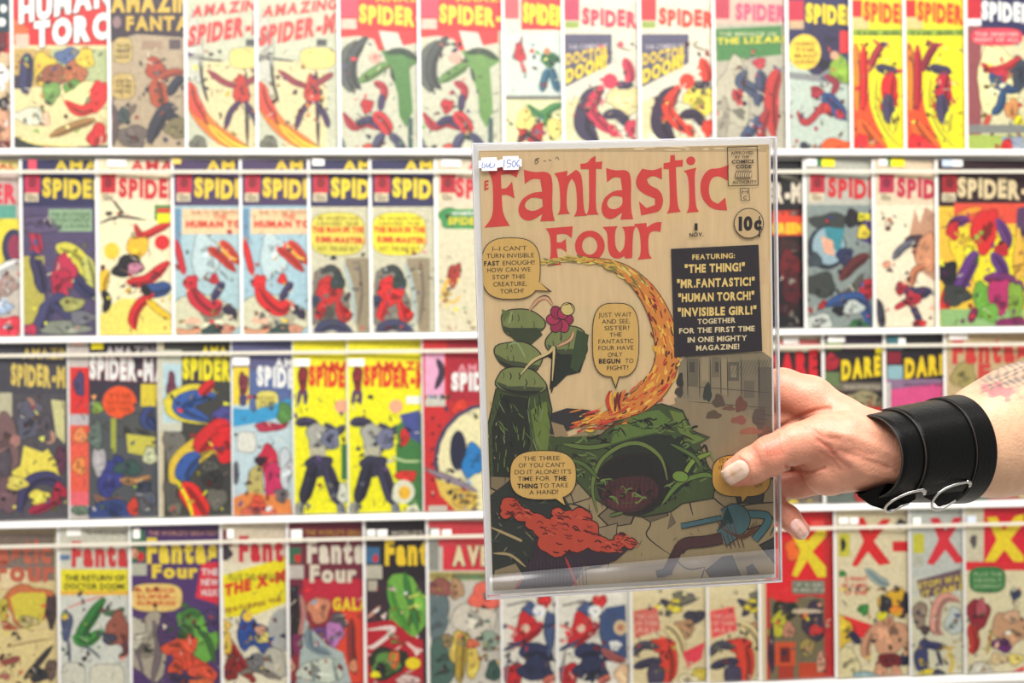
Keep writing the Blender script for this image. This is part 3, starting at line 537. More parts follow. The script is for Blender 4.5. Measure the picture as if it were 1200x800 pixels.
comic(2, 79, 'comic with a red left column and orange disc on dark ground, third row', (84, 88, 92),
      [('r', 104, 404, 240, 470, (60, 52, 66)), ('r', 70, 395, 104, 640, (206, 196, 188)), ('r', 82, 430, 104, 485, (226, 54, 52)), ('w', 93, 450, 6, 14, (80, 70, 110)), ('r', 82, 485, 104, 498, (196, 190, 190)), ('r', 82, 498, 104, 590, (236, 100, 76)), ('w', 94, 510, 8, 9, (240, 150, 90)), ('w', 93, 546, 8, 10, (240, 150, 80)), ('w', 94, 596, 9, 8, (110, 130, 110)), ('r', 82, 576, 104, 592, (240, 110, 120)),
       ('e', 140, 471, 20, 19, (238, 92, 40)), ('r', 165, 450, 240, 476, (226, 206, 60)), ('w', 156, 500, 30, 14, (84, 86, 84)), ('b', [(178, 476), (170, 492), (182, 502)], 12, (60, 74, 130)), ('r', 130, 490, 136, 530, (170, 176, 70)), ('p', [(148, 508), (182, 512), (182, 536), (150, 530)], (208, 200, 80)), ('w', 138, 546, 9, 11, (50, 60, 130)), ('w', 128, 560, 14, 22, (60, 66, 140), 10), ('b', [(110, 580), (124, 588), (144, 584)], 8, (150, 110, 90)), ('b', [(140, 562), (160, 564), (176, 558)], 8, (190, 140, 90)), ('w', 150, 548, 16, 8, (60, 90, 84)),
       ('w', 132, 598, 26, 12, (54, 74, 130)), ('w', 156, 594, 6, 10, (216, 70, 50)), ('w', 172, 586, 10, 14, (96, 100, 110)), ('w', 114, 478, 6, 7, (140, 170, 70)), ('w', 116, 540, 8, 16, (180, 176, 176)), ('w', 176, 534, 8, 10, (206, 210, 170)), ('w', 112, 510, 8, 16, (104, 120, 110)), ('w', 168, 570, 10, 6, (50, 60, 80)),
       ('t', 'SPIDER-MAN', 105, 442, 206, 22, W_, dict(bold=.07, ol=(150, 60, 70), dy=4)), ('t', 'AMAZING', 124, 417, 190, 11, (214, 206, 206), dict(bold=.04)), ('l', 126, 460, 154, 484, 3, (190, 70, 30), 'THE/RETURN/OF THE')], trim=.003, stk=[WS(107, 398, Y_, 14, 11), WS(84, 398, (240, 170, 160), 14, 6)])
comic(2, 185, 'comic with pale corner panel, blue and red arched strokes on dark charcoal', (66, 66, 62),
      [('r', 180, 396, 195, 640, (214, 202, 168)), ('r', 192, 396, 330, 640, (66, 66, 62)), ('w', 204, 524, 12, 24, (120, 118, 108)), ('w', 204, 580, 12, 22, (92, 90, 84)), ('r', 187, 410, 213, 505, (210, 210, 190)), ('r', 191, 426, 212, 495, (190, 216, 222)), ('w', 201, 452, 5, 16, (120, 60, 84)), ('b', [(200, 466), (198, 486)], 6, (60, 76, 120)), ('w', 232, 440, 10, 12, (60, 50, 70)),
       ('b', [(250, 456), (218, 464), (204, 476), (240, 494)], 24, (230, 214, 60)), ('b', [(252, 462), (220, 468), (212, 478), (244, 492)], 18, (56, 96, 170)), ('b', [(250, 446), (240, 456), (234, 462)], 12, (214, 40, 44)), ('w', 262, 488, 12, 12, (80, 80, 150)), ('b', [(260, 500), (240, 520), (216, 540), (202, 566)], 28, (228, 196, 60)), ('b', [(268, 494), (248, 508), (228, 528)], 22, (214, 40, 44)), ('w', 262, 520, 14, 22, (224, 34, 40)), ('b', [(232, 530), (216, 550), (218, 562)], 20, (58, 96, 170)),
       ('b', [(214, 566), (228, 586), (240, 606)], 24, (232, 44, 40)), ('b', [(206, 560), (220, 586), (226, 606)], 4, Y_), ('w', 250, 562, 12, 10, (50, 50, 50)), ('w', 254, 584, 12, 12, (110, 106, 96)), ('w', 205, 596, 8, 8, (120, 116, 100)), ('w', 246, 546, 10, 6, (90, 90, 84)),
       ('t', 'SPIDER-MAN', 214, 442, 318, 22, (250, 228, 30), dict(bold=.07, dy=5)), ('t', 'AMAZING', 236, 417, 300, 11, (240, 220, 30), dict(bold=.05))], trim=.002)
comic(2, 271, 'pale blue comic with magenta shapes and an orange bottom, third row', (196, 216, 220),
      [('r', 270, 396, 420, 434, (96, 96, 136)), ('r', 273, 430, 292, 474, (248, 216, 60)), ('w', 285, 450, 5, 14, (130, 56, 70)), ('b', [(284, 462), (285, 476)], 7, (80, 70, 120)), ('r', 292, 434, 420, 480, (90, 110, 160)), ('u', 300, 458, 326, 482, (226, 214, 110)), ('p', [(273, 478), (300, 480), (330, 470), (345, 464), (345, 484), (310, 494), (273, 500)], (60, 160, 206)),
       ('w', 316, 500, 18, 5, (190, 50, 80)), ('w', 334, 484, 9, 12, (90, 140, 70)), ('u', 278, 506, 300, 530, (226, 226, 214)), ('w', 314, 538, 12, 16, (206, 40, 70)), ('w', 322, 562, 13, 20, (206, 44, 100)), ('w', 300, 566, 9, 22, (200, 186, 110)), ('w', 275, 554, 5, 12, (90, 90, 100)), ('p', [(272, 584), (290, 576), (340, 584), (345, 612), (272, 612)], (228, 140, 70)), ('w', 302, 600, 20, 9, (226, 110, 80)), ('w', 330, 580, 8, 8, (120, 110, 110)), ('w', 302, 590, 8, 9, (230, 90, 60)), ('w', 335, 548, 7, 24, (206, 214, 216)), ('w', 305, 540, 6, 5, (60, 30, 50)),
       ('t', 'SPIDER-MAN', 301, 450, 404, 20, W_, dict(bold=.07, dy=8)), ('t', 'AMAZING', 322, 430, 390, 10, W_, dict(bold=.04)), ('l', 304, 464, 322, 478, 3, (120, 110, 60), 'AT LAST/THE WEB/SLINGS')], trim=.003, stk=[WS(273, 418, W_, 19, 10)])
def yel(dx, xl, lab, rest):
    comic(2, xl, lab, (248, 236, 20),
      [('r', 340, 396, 490, 430, (248, 232, 30)), ('w', 355, 444, 5, 16, (140, 40, 50)), ('b', [(352, 456), (349, 474)], 5, (90, 66, 110)), ('b', [(358, 456), (358, 474)], 5, (90, 66, 110)), ('e', 400, 476, 8, 8, (238, 176, 140)), ('r', 400, 520, 407, 562, (60, 120, 60)), ('b', [(346, 496), (360, 494), (374, 500)], 10, (66, 60, 90)), ('b', [(380, 496), (394, 506), (404, 498)], 8, (70, 70, 96)),
       ('w', 373, 512, 14, 16, (176, 176, 166)), ('w', 388, 514, 10, 12, (120, 124, 150)), ('r', 363, 524, 382, 536, (190, 186, 160)), ('w', 374, 545, 15, 12, (56, 54, 80)), ('b', [(368, 542), (362, 566), (354, 590)], 14, (46, 44, 66)), ('b', [(382, 542), (390, 568), (398, 592)], 14, (60, 56, 84)), ('b', [(352, 588), (350, 604)], 9, (160, 160, 150)), ('b', [(398, 590), (402, 604)], 8, (130, 136, 150)), ('w', 402, 578, 6, 12, (216, 220, 200))] + rest +
      [('t', 'SPIDER-MAN', 362, 450, 460, 20, (226, 66, 32), dict(bold=.07, dy=5)), ('t', 'AMAZING', 374, 433, 450, 9, (222, 60, 30), dict(bold=.05))], dx=dx, trim=.003, stk=[WS(345, 420, W_, 18, 9)])
yel(0, 343, 'bright yellow comic with red lettering and a dark forked shape, narrow one of its pair', [])
yel(64, 407, 'bright yellow comic with dark forked shape and green patch, wider one of its pair',
    [('p', [(400, 500), (416, 484), (432, 484), (432, 604), (412, 590), (404, 540)], (66, 128, 66)), ('p', [(404, 486), (428, 480), (428, 520), (414, 510)], (74, 84, 150)), ('w', 410, 512, 5, 10, (220, 50, 44)), ('w', 412, 558, 12, 7, (222, 56, 44)), ('e', 409, 576, 13, 14, (226, 226, 200)), ('e', 410, 577, 7, 8, (240, 190, 50)), ('w', 420, 598, 8, 7, (226, 226, 200)), ('b', [(394, 534), (410, 540), (430, 540)], 3, (190, 210, 150)), ('r', 412, 464, 432, 473, W_)])
comic(2, 495, 'red comic with pink corner panel and large cream oval, left beside the held comic', (196, 44, 50),
      [('r', 496, 394, 524, 616, (206, 44, 46)), ('r', 498, 410, 521, 463, (236, 176, 206)), ('b', [(512, 420), (518, 436), (510, 456)], 6, (60, 50, 70)), ('r', 498, 463, 522, 476, (206, 206, 190)), ('r', 524, 394, 640, 470, (176, 34, 54)), ('w', 540, 478, 10, 10, (216, 60, 44))] +
      [('e', 507 + (j % 2) * 8, 490 + j * 9, 2, 2, (90, 26, 36)) for j in range(11)] +
      [('e', 572, 540, 64, 68, (70, 64, 96)), ('e', 574, 540, 61, 64, (236, 228, 180)), ('e', 537, 528, 10, 24, (36, 40, 66)), ('w', 554, 540, 12, 20, (38, 130, 196), 10), ('p', [(510, 560), (560, 578), (560, 606), (540, 604), (516, 580)], (226, 196, 90)), ('b', [(500, 550), (530, 562), (560, 576)], 6, (150, 136, 150)), ('w', 542, 584, 12, 10, (216, 180, 80)), ('w', 546, 588, 5, 3, (110, 90, 60)),
       ('r', 502, 592, 524, 610, (206, 196, 180)), ('t', 'SPIDER-MAN', 529, 456, 640, 18, W_, dict(bold=.07)), ('t', 'AMAZING', 536, 436, 610, 9, (226, 150, 160), dict(bold=.04))], trim=.003)
for xx in (590, 690, 785):
    comic(2, xx, 'comic entirely covered by the held comic', (190, 180, 160), head(xx, 404, (150, 50, 50), W_) + [('w', xx + 50, 530, 36, 44, (80, 110, 130)), ('w', xx + 80, 500, 22, 30, SK)], group='wall comics hidden behind the held comic')
comic(2, 868, 'comic with red tilted lettering on black, just above the gripping hand, third row', (60, 50, 50),
      [('r', 860, 380, 1000, 412, (206, 196, 170)), ('r', 914, 398, 960, 404, (226, 110, 110)), ('r', 860, 412, 962, 456, (42, 36, 38)), ('r', 918, 446, 1000, 480, (84, 96, 74)), ('w', 946, 452, 12, 6, (60, 66, 60)), ('w', 950, 470, 10, 8, BR), ('r', 900, 480, 1000, 600, (120, 110, 96)), ('w', 940, 570, 14, 12, (150, 40, 40)), ('w', 930, 590, 8, 5, DY),
       ('t', 'DARE', 898, 444, 958, 26, (216, 34, 46), dict(bold=.07, dy=-6, ol=(90, 16, 24)))], stk=[WS(918, 395, W_, 18, 8)])
comic(2, 965, 'comic with yellow DARE lettering on black over olive patches, above the black cuff', (120, 112, 84),
      [('r', 960, 380, 1100, 412, (60, 44, 66)), ('r', 968, 400, 986, 410, LG), ('r', 960, 412, 1100, 450, (38, 30, 34)), ('w', 975, 424, 8, 10, (176, 34, 50)), ('r', 967, 436, 984, 452, (110, 130, 84)), ('r', 984, 448, 1100, 458, (120, 110, 96)), ('r', 967, 458, 1034, 466, (44, 30, 34)), ('w', 1010, 468, 20, 10, (160, 150, 110)), ('w', 1022, 482, 12, 6, (206, 50, 40)), ('w', 980, 476, 10, 10, (70, 70, 60)), ('r', 965, 486, 1034, 600, (110, 120, 110)), ('w', 990, 594, 14, 6, (110, 150, 110)), ('w', 1016, 580, 14, 14, (180, 60, 50)),
       ('t', 'DAREDEVIL', 986, 444, 1080, 20, (250, 214, 30), dict(bold=.07, dy=-12, ol=(80, 40, 20))), ('l', 988, 450, 1032, 457, 1, (206, 196, 170), 'THE MAN WITHOUT FEAR'), ('t', 'HERE COMES', 990, 410, 1030, 4, (140, 110, 90))], stk=[WS(970, 394, W_, 20, 7), WS(1026, 408, Y_, 8, 6)])
comic(2, 1037, 'comic with yellow DARE lettering and a hot pink panel above the black cuff', (216, 80, 130),
      [('r', 1036, 380, 1180, 412, (40, 36, 40)), ('r', 1040, 394, 1058, 410, (70, 130, 140)), ('r', 1036, 412, 1180, 444, (36, 30, 36)), ('r', 1040, 412, 1056, 426, (140, 30, 50)), ('r', 1040, 428, 1058, 446, (150, 190, 196)), ('r', 1040, 444, 1180, 456, (150, 120, 150)), ('p', [(1046, 456), (1106, 448), (1106, 600), (1040, 600)], (222, 84, 140)), ('r', 1036, 448, 1044, 480, (196, 196, 190)), ('r', 1036, 540, 1106, 600, (206, 170, 160)), ('w', 1070, 592, 20, 12, (150, 150, 120)),
       ('t', 'DAREDEVIL', 1060, 442, 1160, 20, (250, 210, 30), dict(bold=.07, dy=-12, ol=(90, 40, 20))), ('l', 1060, 447, 1104, 454, 1, (110, 80, 110), 'MAN WITHOUT FEAR')], stk=[WS(1053, 396, W_, 8, 10)])
comic(2, 1108, 'tan comic with faded red Fantas lettering behind the tattooed forearm', (206, 180, 134),
      [('r', 1100, 380, 1260, 412, (204, 180, 136)), ('w', 1130, 440, 14, 16, (176, 160, 96)), ('w', 1160, 470, 30, 12, (196, 172, 124)), ('w', 1190, 450, 12, 20, (150, 130, 100)), ('w', 1170, 590, 30, 14, (190, 90, 80)), ('w', 1140, 586, 16, 10, (100, 130, 110)),
       ('t', 'Fantastic', 1116, 424, 1240, 27, (214, 64, 60), dict(bold=.06, dy=-2)), ('t', 'Four', 1146, 446, 1216, 18, (210, 70, 64), dict(bold=.06))], stk=[WS(1112, 391, W_, 22, 7)])

# ---- bottom row
comic(3, -72, 'grey and cream comic with a large yellow mask-like oval cut off, bottom row left end', (226, 206, 150),
      [('r', -80, 610, 64, 680, (136, 120, 108)), ('r', -80, 610, 64, 626, (180, 160, 130)), ('u', -20, 666, 35, 689, (236, 216, 170), (190, 90, 60)), ('w', 34, 708, 28, 24, (210, 120, 70)), ('p', [(12, 700), (22, 694), (52, 694), (56, 704), (48, 730), (30, 738), (18, 724)], (220, 204, 70)), ('w', 4, 714, 5, 14, (206, 190, 70)), ('w', 33, 728, 12, 6, (206, 190, 130)), ('w', 60, 716, 6, 20, (80, 62, 64)),
       ('b', [(2, 728), (14, 738), (22, 740)], 9, (196, 100, 60)), ('r', -60, 738, 64, 800, (232, 212, 150)), ('b', [(8, 758), (36, 752), (62, 748)], 2, (160, 130, 90)), ('b', [(0, 776), (14, 774), (24, 770)], 6, (160, 80, 70)), ('b', [(0, 790), (12, 794)], 6, (190, 110, 100)), ('b', [(28, 796), (42, 780), (62, 756)], 6, (60, 56, 60)), ('w', 46, 790, 14, 8, (54, 54, 60)), ('w', 60, 784, 6, 12, (110, 90, 80)),
       ('t', 'Fantastic', -60, 658, 60, 26, (206, 110, 84), dict(bold=.06)), ('t', 'Four', -6, 680, 64, 22, (200, 104, 80), dict(bold=.05))])
comic(3, 67, 'pale comic with yellow caption band and a green diagonal stroke, bottom row', (214, 216, 204),
      [('r', 66, 610, 210, 668, (216, 214, 196)), ('r', 69, 650, 82, 656, (100, 130, 170)), ('r', 71, 667, 210, 696, (250, 228, 40)), ('r', 71, 692, 210, 697, (240, 190, 60)), ('b', [(76, 714), (100, 704), (124, 698)], 2, (220, 130, 120)), ('b', [(122, 700), (108, 722), (96, 742), (100, 756)], 13, (56, 130, 60)), ('b', [(86, 744), (100, 752), (120, 738)], 12, (70, 150, 66)), ('b', [(120, 718), (136, 718), (146, 712)], 6, (80, 110, 80)), ('w', 138, 738, 14, 20, (160, 92, 74)), ('b', [(146, 750), (148, 768)], 6, (110, 60, 70)),
       ('w', 78, 732, 6, 18, (80, 90, 124)), ('b', [(80, 748), (82, 776)], 4, (90, 94, 110)), ('b', [(96, 756), (108, 762), (118, 772)], 3, (90, 100, 110)), ('w', 128, 748, 8, 6, (70, 70, 90)), ('u', 72, 776, 100, 812, (216, 214, 196)), ('u', 105, 778, 146, 812, (220, 216, 196)), ('w', 76, 722, 4, 4, DY),
       ('t', 'Fantastic', 84, 662, 196, 26, (214, 60, 62), dict(bold=.06)), ('l', 76, 672, 146, 692, 2, (50, 44, 30), 'THE RETURN OF/DOCTOR DOOM!'), ('t', 'THE WORLDS GREATEST', 100, 626, 150, 4, (110, 100, 90))], stk=[WS(78, 619, W_, 17, 9)])
comic(3, 151, 'purple comic with yellow Fantastic Four lettering over green and orange rocky shapes', (84, 54, 112),
      [('r', 150, 610, 290, 720, (84, 54, 112)), ('r', 152, 620, 170, 658, (60, 120, 84)), ('w', 158, 648, 5, 6, SK), ('w', 165, 652, 4, 6, R_), ('r', 152, 660, 172, 674, (190, 190, 170)), ('p', [(236, 660), (256, 658), (256, 708), (229, 700)], (226, 44, 66)), ('u', 153, 684, 213, 716, (238, 206, 120), (200, 170, 60)), ('w', 174, 756, 26, 38, (176, 166, 146)), ('w', 160, 740, 10, 18, (196, 190, 170)), ('b', [(180, 726), (186, 760), (178, 800)], 7, (120, 106, 110)), ('b', [(160, 760), (168, 790)], 4, (110, 96, 104)), ('w', 196, 740, 12, 18, (80, 54, 100)),
       ('w', 222, 730, 16, 14, (90, 150, 70)), ('b', [(212, 722), (224, 716), (236, 722)], 8, (70, 130, 60)), ('w', 240, 750, 14, 28, (110, 176, 70)), ('b', [(232, 738), (244, 750), (252, 776)], 6, (60, 110, 50)), ('w', 212, 756, 22, 10, (226, 86, 54), -15), ('w', 222, 776, 24, 10, (216, 76, 48), 20), ('w', 238, 788, 18, 8, (222, 84, 56), 10), ('w', 206, 784, 8, 12, (216, 80, 50)), ('b', [(196, 790), (214, 796), (236, 800)], 10, (60, 50, 84)), ('w', 236, 800, 14, 5, (226, 110, 60)), ('w', 214, 744, 5, 5, (60, 90, 50)), ('w', 248, 726, 8, 14, (80, 60, 110)),
       ('t', 'Fantastic', 172, 658, 290, 26, (242, 216, 66), dict(bold=.06)), ('t', 'Four', 178, 676, 232, 14, (240, 212, 66), dict(bold=.06)), ('l', 160, 688, 206, 710, 3, (214, 66, 40), 'A SHOCK/SUPER-/SURPRISE'), ('l', 236, 664, 256, 700, 3, W_, 'THE/NEW/HULK!'), ('t', "THE WORLD'S GREATEST", 174, 627, 256, 5, (206, 150, 130))], stk=[WS(156, 619, W_, 8, 12)])
comic(3, 258, 'cream comic with a tilted yellow caption block and cobalt blue shapes, bottom row', (232, 224, 196),
      [('r', 256, 610, 400, 660, (226, 212, 186)), ('r', 260, 620, 272, 640, (130, 60, 70)), ('w', 265, 648, 6, 8, (60, 50, 60)), ('p', [(260, 674), (310, 660), (340, 650), (340, 704), (300, 720), (264, 724)], (250, 226, 20)), ('w', 265, 732, 5, 5, (240, 200, 90)), ('b', [(262, 744), (276, 770), (296, 796)], 14, (170, 34, 40)), ('w', 264, 752, 7, 16, (226, 190, 70)), ('w', 290, 740, 12, 22, (40, 76, 150)), ('e', 290, 722, 6, 6, (240, 200, 70)), ('b', [(296, 732), (314, 740), (334, 752)], 8, (44, 76, 150)), ('w', 312, 752, 14, 14, (46, 80, 150)), ('w', 308, 746, 8, 7, (236, 220, 120)), ('w', 305, 738, 6, 5, SK),
       ('e', 332, 738, 18, 26, (176, 176, 170)), ('w', 320, 778, 16, 18, (190, 186, 170)), ('b', [(280, 790), (300, 784), (330, 796)], 6, (130, 120, 110)), ('w', 270, 784, 8, 14, (140, 40, 40)), ('w', 300, 776, 10, 10, (120, 120, 120)), ('b', [(294, 792), (298, 800)], 6, (150, 40, 40)),
       ('t', 'Fantastic', 280, 656, 392, 26, (206, 40, 56), dict(bold=.06)), ('t', 'THE X-MEN', 263, 698, 356, 12, (222, 50, 30), dict(bold=.07, dy=-24)), ('l', 268, 670, 332, 682, 1, (150, 150, 40), 'PLUS THE TERRIFIC'), ('t', 'FEATURING THE', 264, 718, 330, 5, (150, 60, 40), dict(dy=-14))], stk=[WS(266, 619, W_, 8, 12)])
comic(3, 336, 'maroon comic with cream Fantastic Four lettering above a pale grey-green draped mass', (150, 38, 56),
      [('r', 336, 610, 480, 690, (118, 36, 56)), ('r', 337, 641, 353, 660, (60, 110, 80)), ('w', 349, 654, 4, 5, R_), ('r', 337, 662, 356, 678, (200, 190, 180)), ('r', 355, 678, 480, 712, (196, 34, 60)), ('r', 390, 712, 480, 800, (226, 70, 44)), ('p', [(340, 686), (350, 686), (352, 740), (340, 776), (338, 776)], (40, 30, 36)), ('b', [(352, 696), (356, 720), (350, 750)], 6, (190, 130, 120)), ('w', 374, 714, 13, 15, (214, 140, 104)), ('w', 396, 728, 10, 10, (96, 80, 90)), ('b', [(412, 724), (412, 760), (416, 790)], 8, (150, 50, 50)), ('w', 374, 744, 12, 10, (110, 70, 130)), ('w', 392, 742, 10, 14, (196, 130, 190)),
       ('p', [(358, 724), (368, 740), (384, 756), (402, 764), (412, 800), (344, 808), (350, 790), (352, 760)], (176, 190, 184)), ('b', [(362, 734), (364, 756), (388, 766)], 8, (130, 150, 160)), ('w', 376, 786, 26, 14, (206, 214, 196)), ('w', 348, 754, 6, 12, (130, 40, 90)), ('b', [(372, 780), (366, 800)], 3, (130, 140, 140)), ('w', 340, 780, 5, 8, SK), ('w', 414, 780, 5, 7, (226, 150, 110)), ('b', [(390, 772), (396, 800)], 4, (140, 156, 150)),
       ('t', 'Fantastic', 360, 658, 474, 26, (226, 216, 196), dict(bold=.06)), ('t', 'Four', 363, 681, 418, 18, (224, 212, 190), dict(bold=.06)), ('t', 'GALACTUS', 390, 714, 470, 13, (240, 214, 40), dict(bold=.06)), ('t', "THE WORLD'S GREATEST", 358, 627, 440, 6, (200, 150, 60))], stk=[WS(341, 620, W_, 13, 16)])
comic(3, 426, 'black comic with yellow Fan lettering, green leafy orb and red streaks, bottom row', (58, 38, 50),
      [('r', 424, 610, 560, 680, (36, 26, 34)), ('r', 429, 641, 445, 660, (60, 110, 150)), ('w', 440, 654, 3, 5, R_), ('r', 429, 662, 448, 678, (196, 190, 170)), ('r', 431, 680, 442, 692, (190, 180, 160)), ('w', 478, 710, 24, 38, (120, 180, 70), -15), ('b', [(456, 684), (462, 710), (480, 740)], 8, (90, 170, 60)), ('b', [(474, 670), (480, 700), (490, 740)], 6, (60, 130, 60)), ('b', [(478, 700), (492, 696)], 3, (210, 220, 100)), ('b', [(478, 712), (494, 708)], 3, (210, 220, 100)), ('p', [(428, 730), (460, 726), (480, 744), (496, 750), (496, 808), (428, 808)], (190, 24, 44)), ('b', [(430, 724), (446, 710)], 4, (216, 160, 140)),
       ('b', [(430, 738), (462, 736), (440, 756), (430, 758)], 5, (236, 220, 210)), ('b', [(430, 766), (452, 770), (470, 756)], 4, (240, 190, 180)), ('w', 454, 776, 22, 18, (40, 50, 40), -15), ('w', 452, 778, 16, 13, (100, 150, 70), -20), ('w', 462, 772, 6, 10, (226, 110, 50)), ('e', 484, 777, 9, 7, (240, 216, 30)), ('w', 446, 784, 6, 7, K_), ('b', [(476, 752), (486, 760), (496, 762)], 4, (240, 210, 200)), ('w', 440, 790, 6, 4, Y_), ('w', 478, 796, 14, 5, (226, 200, 190)),
       ('t', 'Fantastic', 451, 660, 560, 28, (248, 206, 40), dict(bold=.06)), ('t', "WORLD'S GREATEST", 458, 627, 540, 5, (220, 210, 190))], stk=[WS(430, 620, W_, 10, 8), WS(442, 620, W_, 12, 8)])
comic(3, 500, 'grey-cream comic with red AV lettering block and golden shapes, left below the held comic', (206, 200, 186),
      [('r', 500, 610, 640, 640, (214, 66, 74)), ('r', 500, 618, 514, 668, (150, 150, 140)), ('r', 519, 640, 640, 668, (222, 50, 66)), ('r', 502, 670, 640, 680, (190, 176, 100)), ('r', 530, 672, 640, 679, (110, 150, 110)), ('w', 514, 688, 16, 10, (150, 90, 80)), ('w', 512, 722, 14, 28, (104, 122, 124)), ('w', 516, 780, 14, 32, (80, 110, 100)), ('w', 556, 728, 26, 22, (216, 208, 190)), ('w', 572, 698, 22, 16, (236, 110, 90)), ('w', 541, 760, 14, 20, (216, 190, 90)), ('b', [(542, 740), (540, 770), (538, 800)], 11, (190, 160, 60)), ('w', 554, 774, 7, 22, (222, 196, 90)), ('w', 554, 754, 7, 5, (226, 110, 80)), ('w', 574, 750, 10, 12, (150, 170, 150)), ('w', 578, 786, 8, 12, (60, 90, 80)), ('w', 535, 690, 8, 12, (190, 150, 110)), ('w', 524, 750, 6, 8, (150, 130, 90)),
       ('t', 'AVENGERS', 530, 661, 640, 20, (232, 214, 170), dict(bold=.07, ol=(130, 30, 40))), ('l', 505, 671, 580, 678, 1, (130, 110, 60), 'EARTHS MIGHTIEST HEROES')], stk=[WS(505, 620, W_, 10, 7), WS(518, 620, W_, 11, 7)])
def blu(dx, xl, lab, wide):
    comic(3, xl, lab, (226, 222, 206),
      [('r', 580, 610, 720, 700, (232, 228, 214)), ('p', [(594, 708), (620, 702), (620, 705), (594, 711)], (140, 136, 130)), ('w', 638, 704, 8, 7, (210, 44, 48)), ('w', 622, 714, 10, 8, (74, 90, 130)), ('w', 632, 716, 7, 7, W_), ('b', [(590, 732), (604, 738), (598, 748)], 4, (214, 120, 110)), ('w', 617, 734, 12, 16, (206, 38, 46)), ('b', [(600, 756), (618, 744), (636, 730)], 14, (204, 36, 46)), ('e', 616, 736, 5, 5, (226, 196, 170)), ('b', [(590, 762), (602, 756), (612, 752)], 5, (60, 66, 100)),
       ('b', [(608, 766), (628, 762), (648, 772)], 18, (46, 54, 90)), ('w', 602, 790, 12, 14, (190, 34, 44), 25), ('w', 628, 784, 20, 14, (44, 50, 84)), ('b', [(598, 760), (594, 784), (592, 800)], 3, (120, 120, 130)), ('b', [(636, 800), (650, 792)], 8, (206, 110, 90)), ('w', 644, 740, 6, 26, (70, 86, 124))] +
      ([('p', [(644, 712), (668, 708), (670, 772), (646, 766), (640, 744)], (60, 82, 124)), ('e', 662, 735, 8, 9, (212, 190, 150)), ('e', 662, 735, 4, 4, (190, 120, 90)), ('w', 656, 756, 7, 6, (226, 226, 220)), ('b', [(640, 760), (654, 770), (668, 774)], 8, (180, 96, 90)), ('w', 664, 790, 8, 12, (226, 190, 150))] if wide else []),
      dx=dx, trim=.004)
blu(0, 587, 'red and navy comic directly below the bottom left corner of the held comic', False)
blu(65, 652, 'red and navy comic with a tan round spot, second from left below the held comic', True)
def crm(dx, xl, lab, rd):
    comic(3, xl, lab, (222, 206, 160),
      [('r', 735, 610, 880, 700, (226, 212, 168)), ('p', [(742, 716), (770, 710), (774, 738), (744, 748)], rd), ('b', [(774, 702), (786, 712), (780, 722)], 7, (60, 60, 78)), ('w', 800, 700, 12, 7, (120, 116, 96)), ('w', 791, 710, 8, 8, (226, 206, 60)), ('w', 814, 722, 12, 7, (60, 58, 74)), ('b', [(782, 706), (800, 708), (820, 700)], 4, (90, 86, 84)), ('w', 802, 736, 12, 10, (190, 146, 104)), ('b', [(778, 730), (792, 744), (800, 770)], 14, (226, 206, 150)), ('w', 776, 756, 14, 9, (214, 60, 44)), ('b', [(780, 752), (784, 776), (780, 800)], 20, (222, 66, 46)),
       ('b', [(742, 768), (752, 756), (772, 758)], 9, (80, 76, 92)), ('b', [(742, 782), (760, 776), (776, 774)], 9, (60, 58, 84)), ('w', 768, 790, 10, 14, (66, 60, 84)), ('p', [(800, 764), (826, 752), (822, 772), (806, 782)], (230, 66, 84)), ('w', 820, 790, 8, 8, (206, 186, 70)), ('w', 806, 796, 12, 6, (226, 212, 170)),
       ('l', 745, 718, 770, 742, 3, (236, 180, 160), 'THE LAST/OF THEM/ALL'), ], dx=dx, trim=.004)
crm(0, 739, 'cream comic with pale salmon square, third from left below the held comic', (214, 110, 96))
crm(90, 829, 'cream comic with vivid coral square, right below the held comic', (232, 84, 84))
comic(3, 890, 'red comic with big yellow X lettering just below the little fingertip', (196, 40, 40),
      [('r', 890, 596, 966, 700, (226, 28, 36)), ('r', 950, 610, 966, 620, (240, 90, 80)), ('w', 932, 644, 12, 12, (240, 110, 40)), ('r', 928, 680, 966, 696, (120, 130, 110)), ('w', 946, 706, 16, 8, (160, 130, 110)), ('r', 902, 700, 966, 806, (120, 110, 80)), ('p', [(902, 690), (926, 690), (936, 704), (914, 708), (902, 698)], (226, 40, 44)), ('w', 920, 716, 14, 12, (34, 44, 36)), ('w', 912, 732, 10, 16, (196, 190, 50), 20), ('w', 924, 738, 7, 9, (200, 140, 110)), ('w', 954, 728, 12, 24, (60, 50, 70)), ('w', 946, 758, 8, 10, (170, 150, 80)), ('r', 908, 752, 932, 780, (214, 86, 40)), ('r', 914, 758, 926, 776, (120, 36, 34)), ('r', 936, 776, 966, 806, (196, 70, 36)), ('r', 912, 780, 930, 806, (176, 56, 36)), ('w', 956, 738, 8, 6, (206, 50, 50)), ('w', 904, 760, 4, 30, (60, 40, 60)), ('w', 962, 776, 5, 12, (214, 160, 130)), ('w', 944, 716, 18, 3, (210, 190, 160)),
       ('p', [(926, 622), (938, 622), (946, 634), (960, 618), (968, 618), (968, 628), (952, 646), (968, 664), (968, 676), (958, 676), (946, 656), (934, 676), (928, 674), (938, 646)], (236, 214, 40)), ('l', 930, 682, 966, 694, 2, (190, 190, 170), 'THE/MEN')], trim=.012)
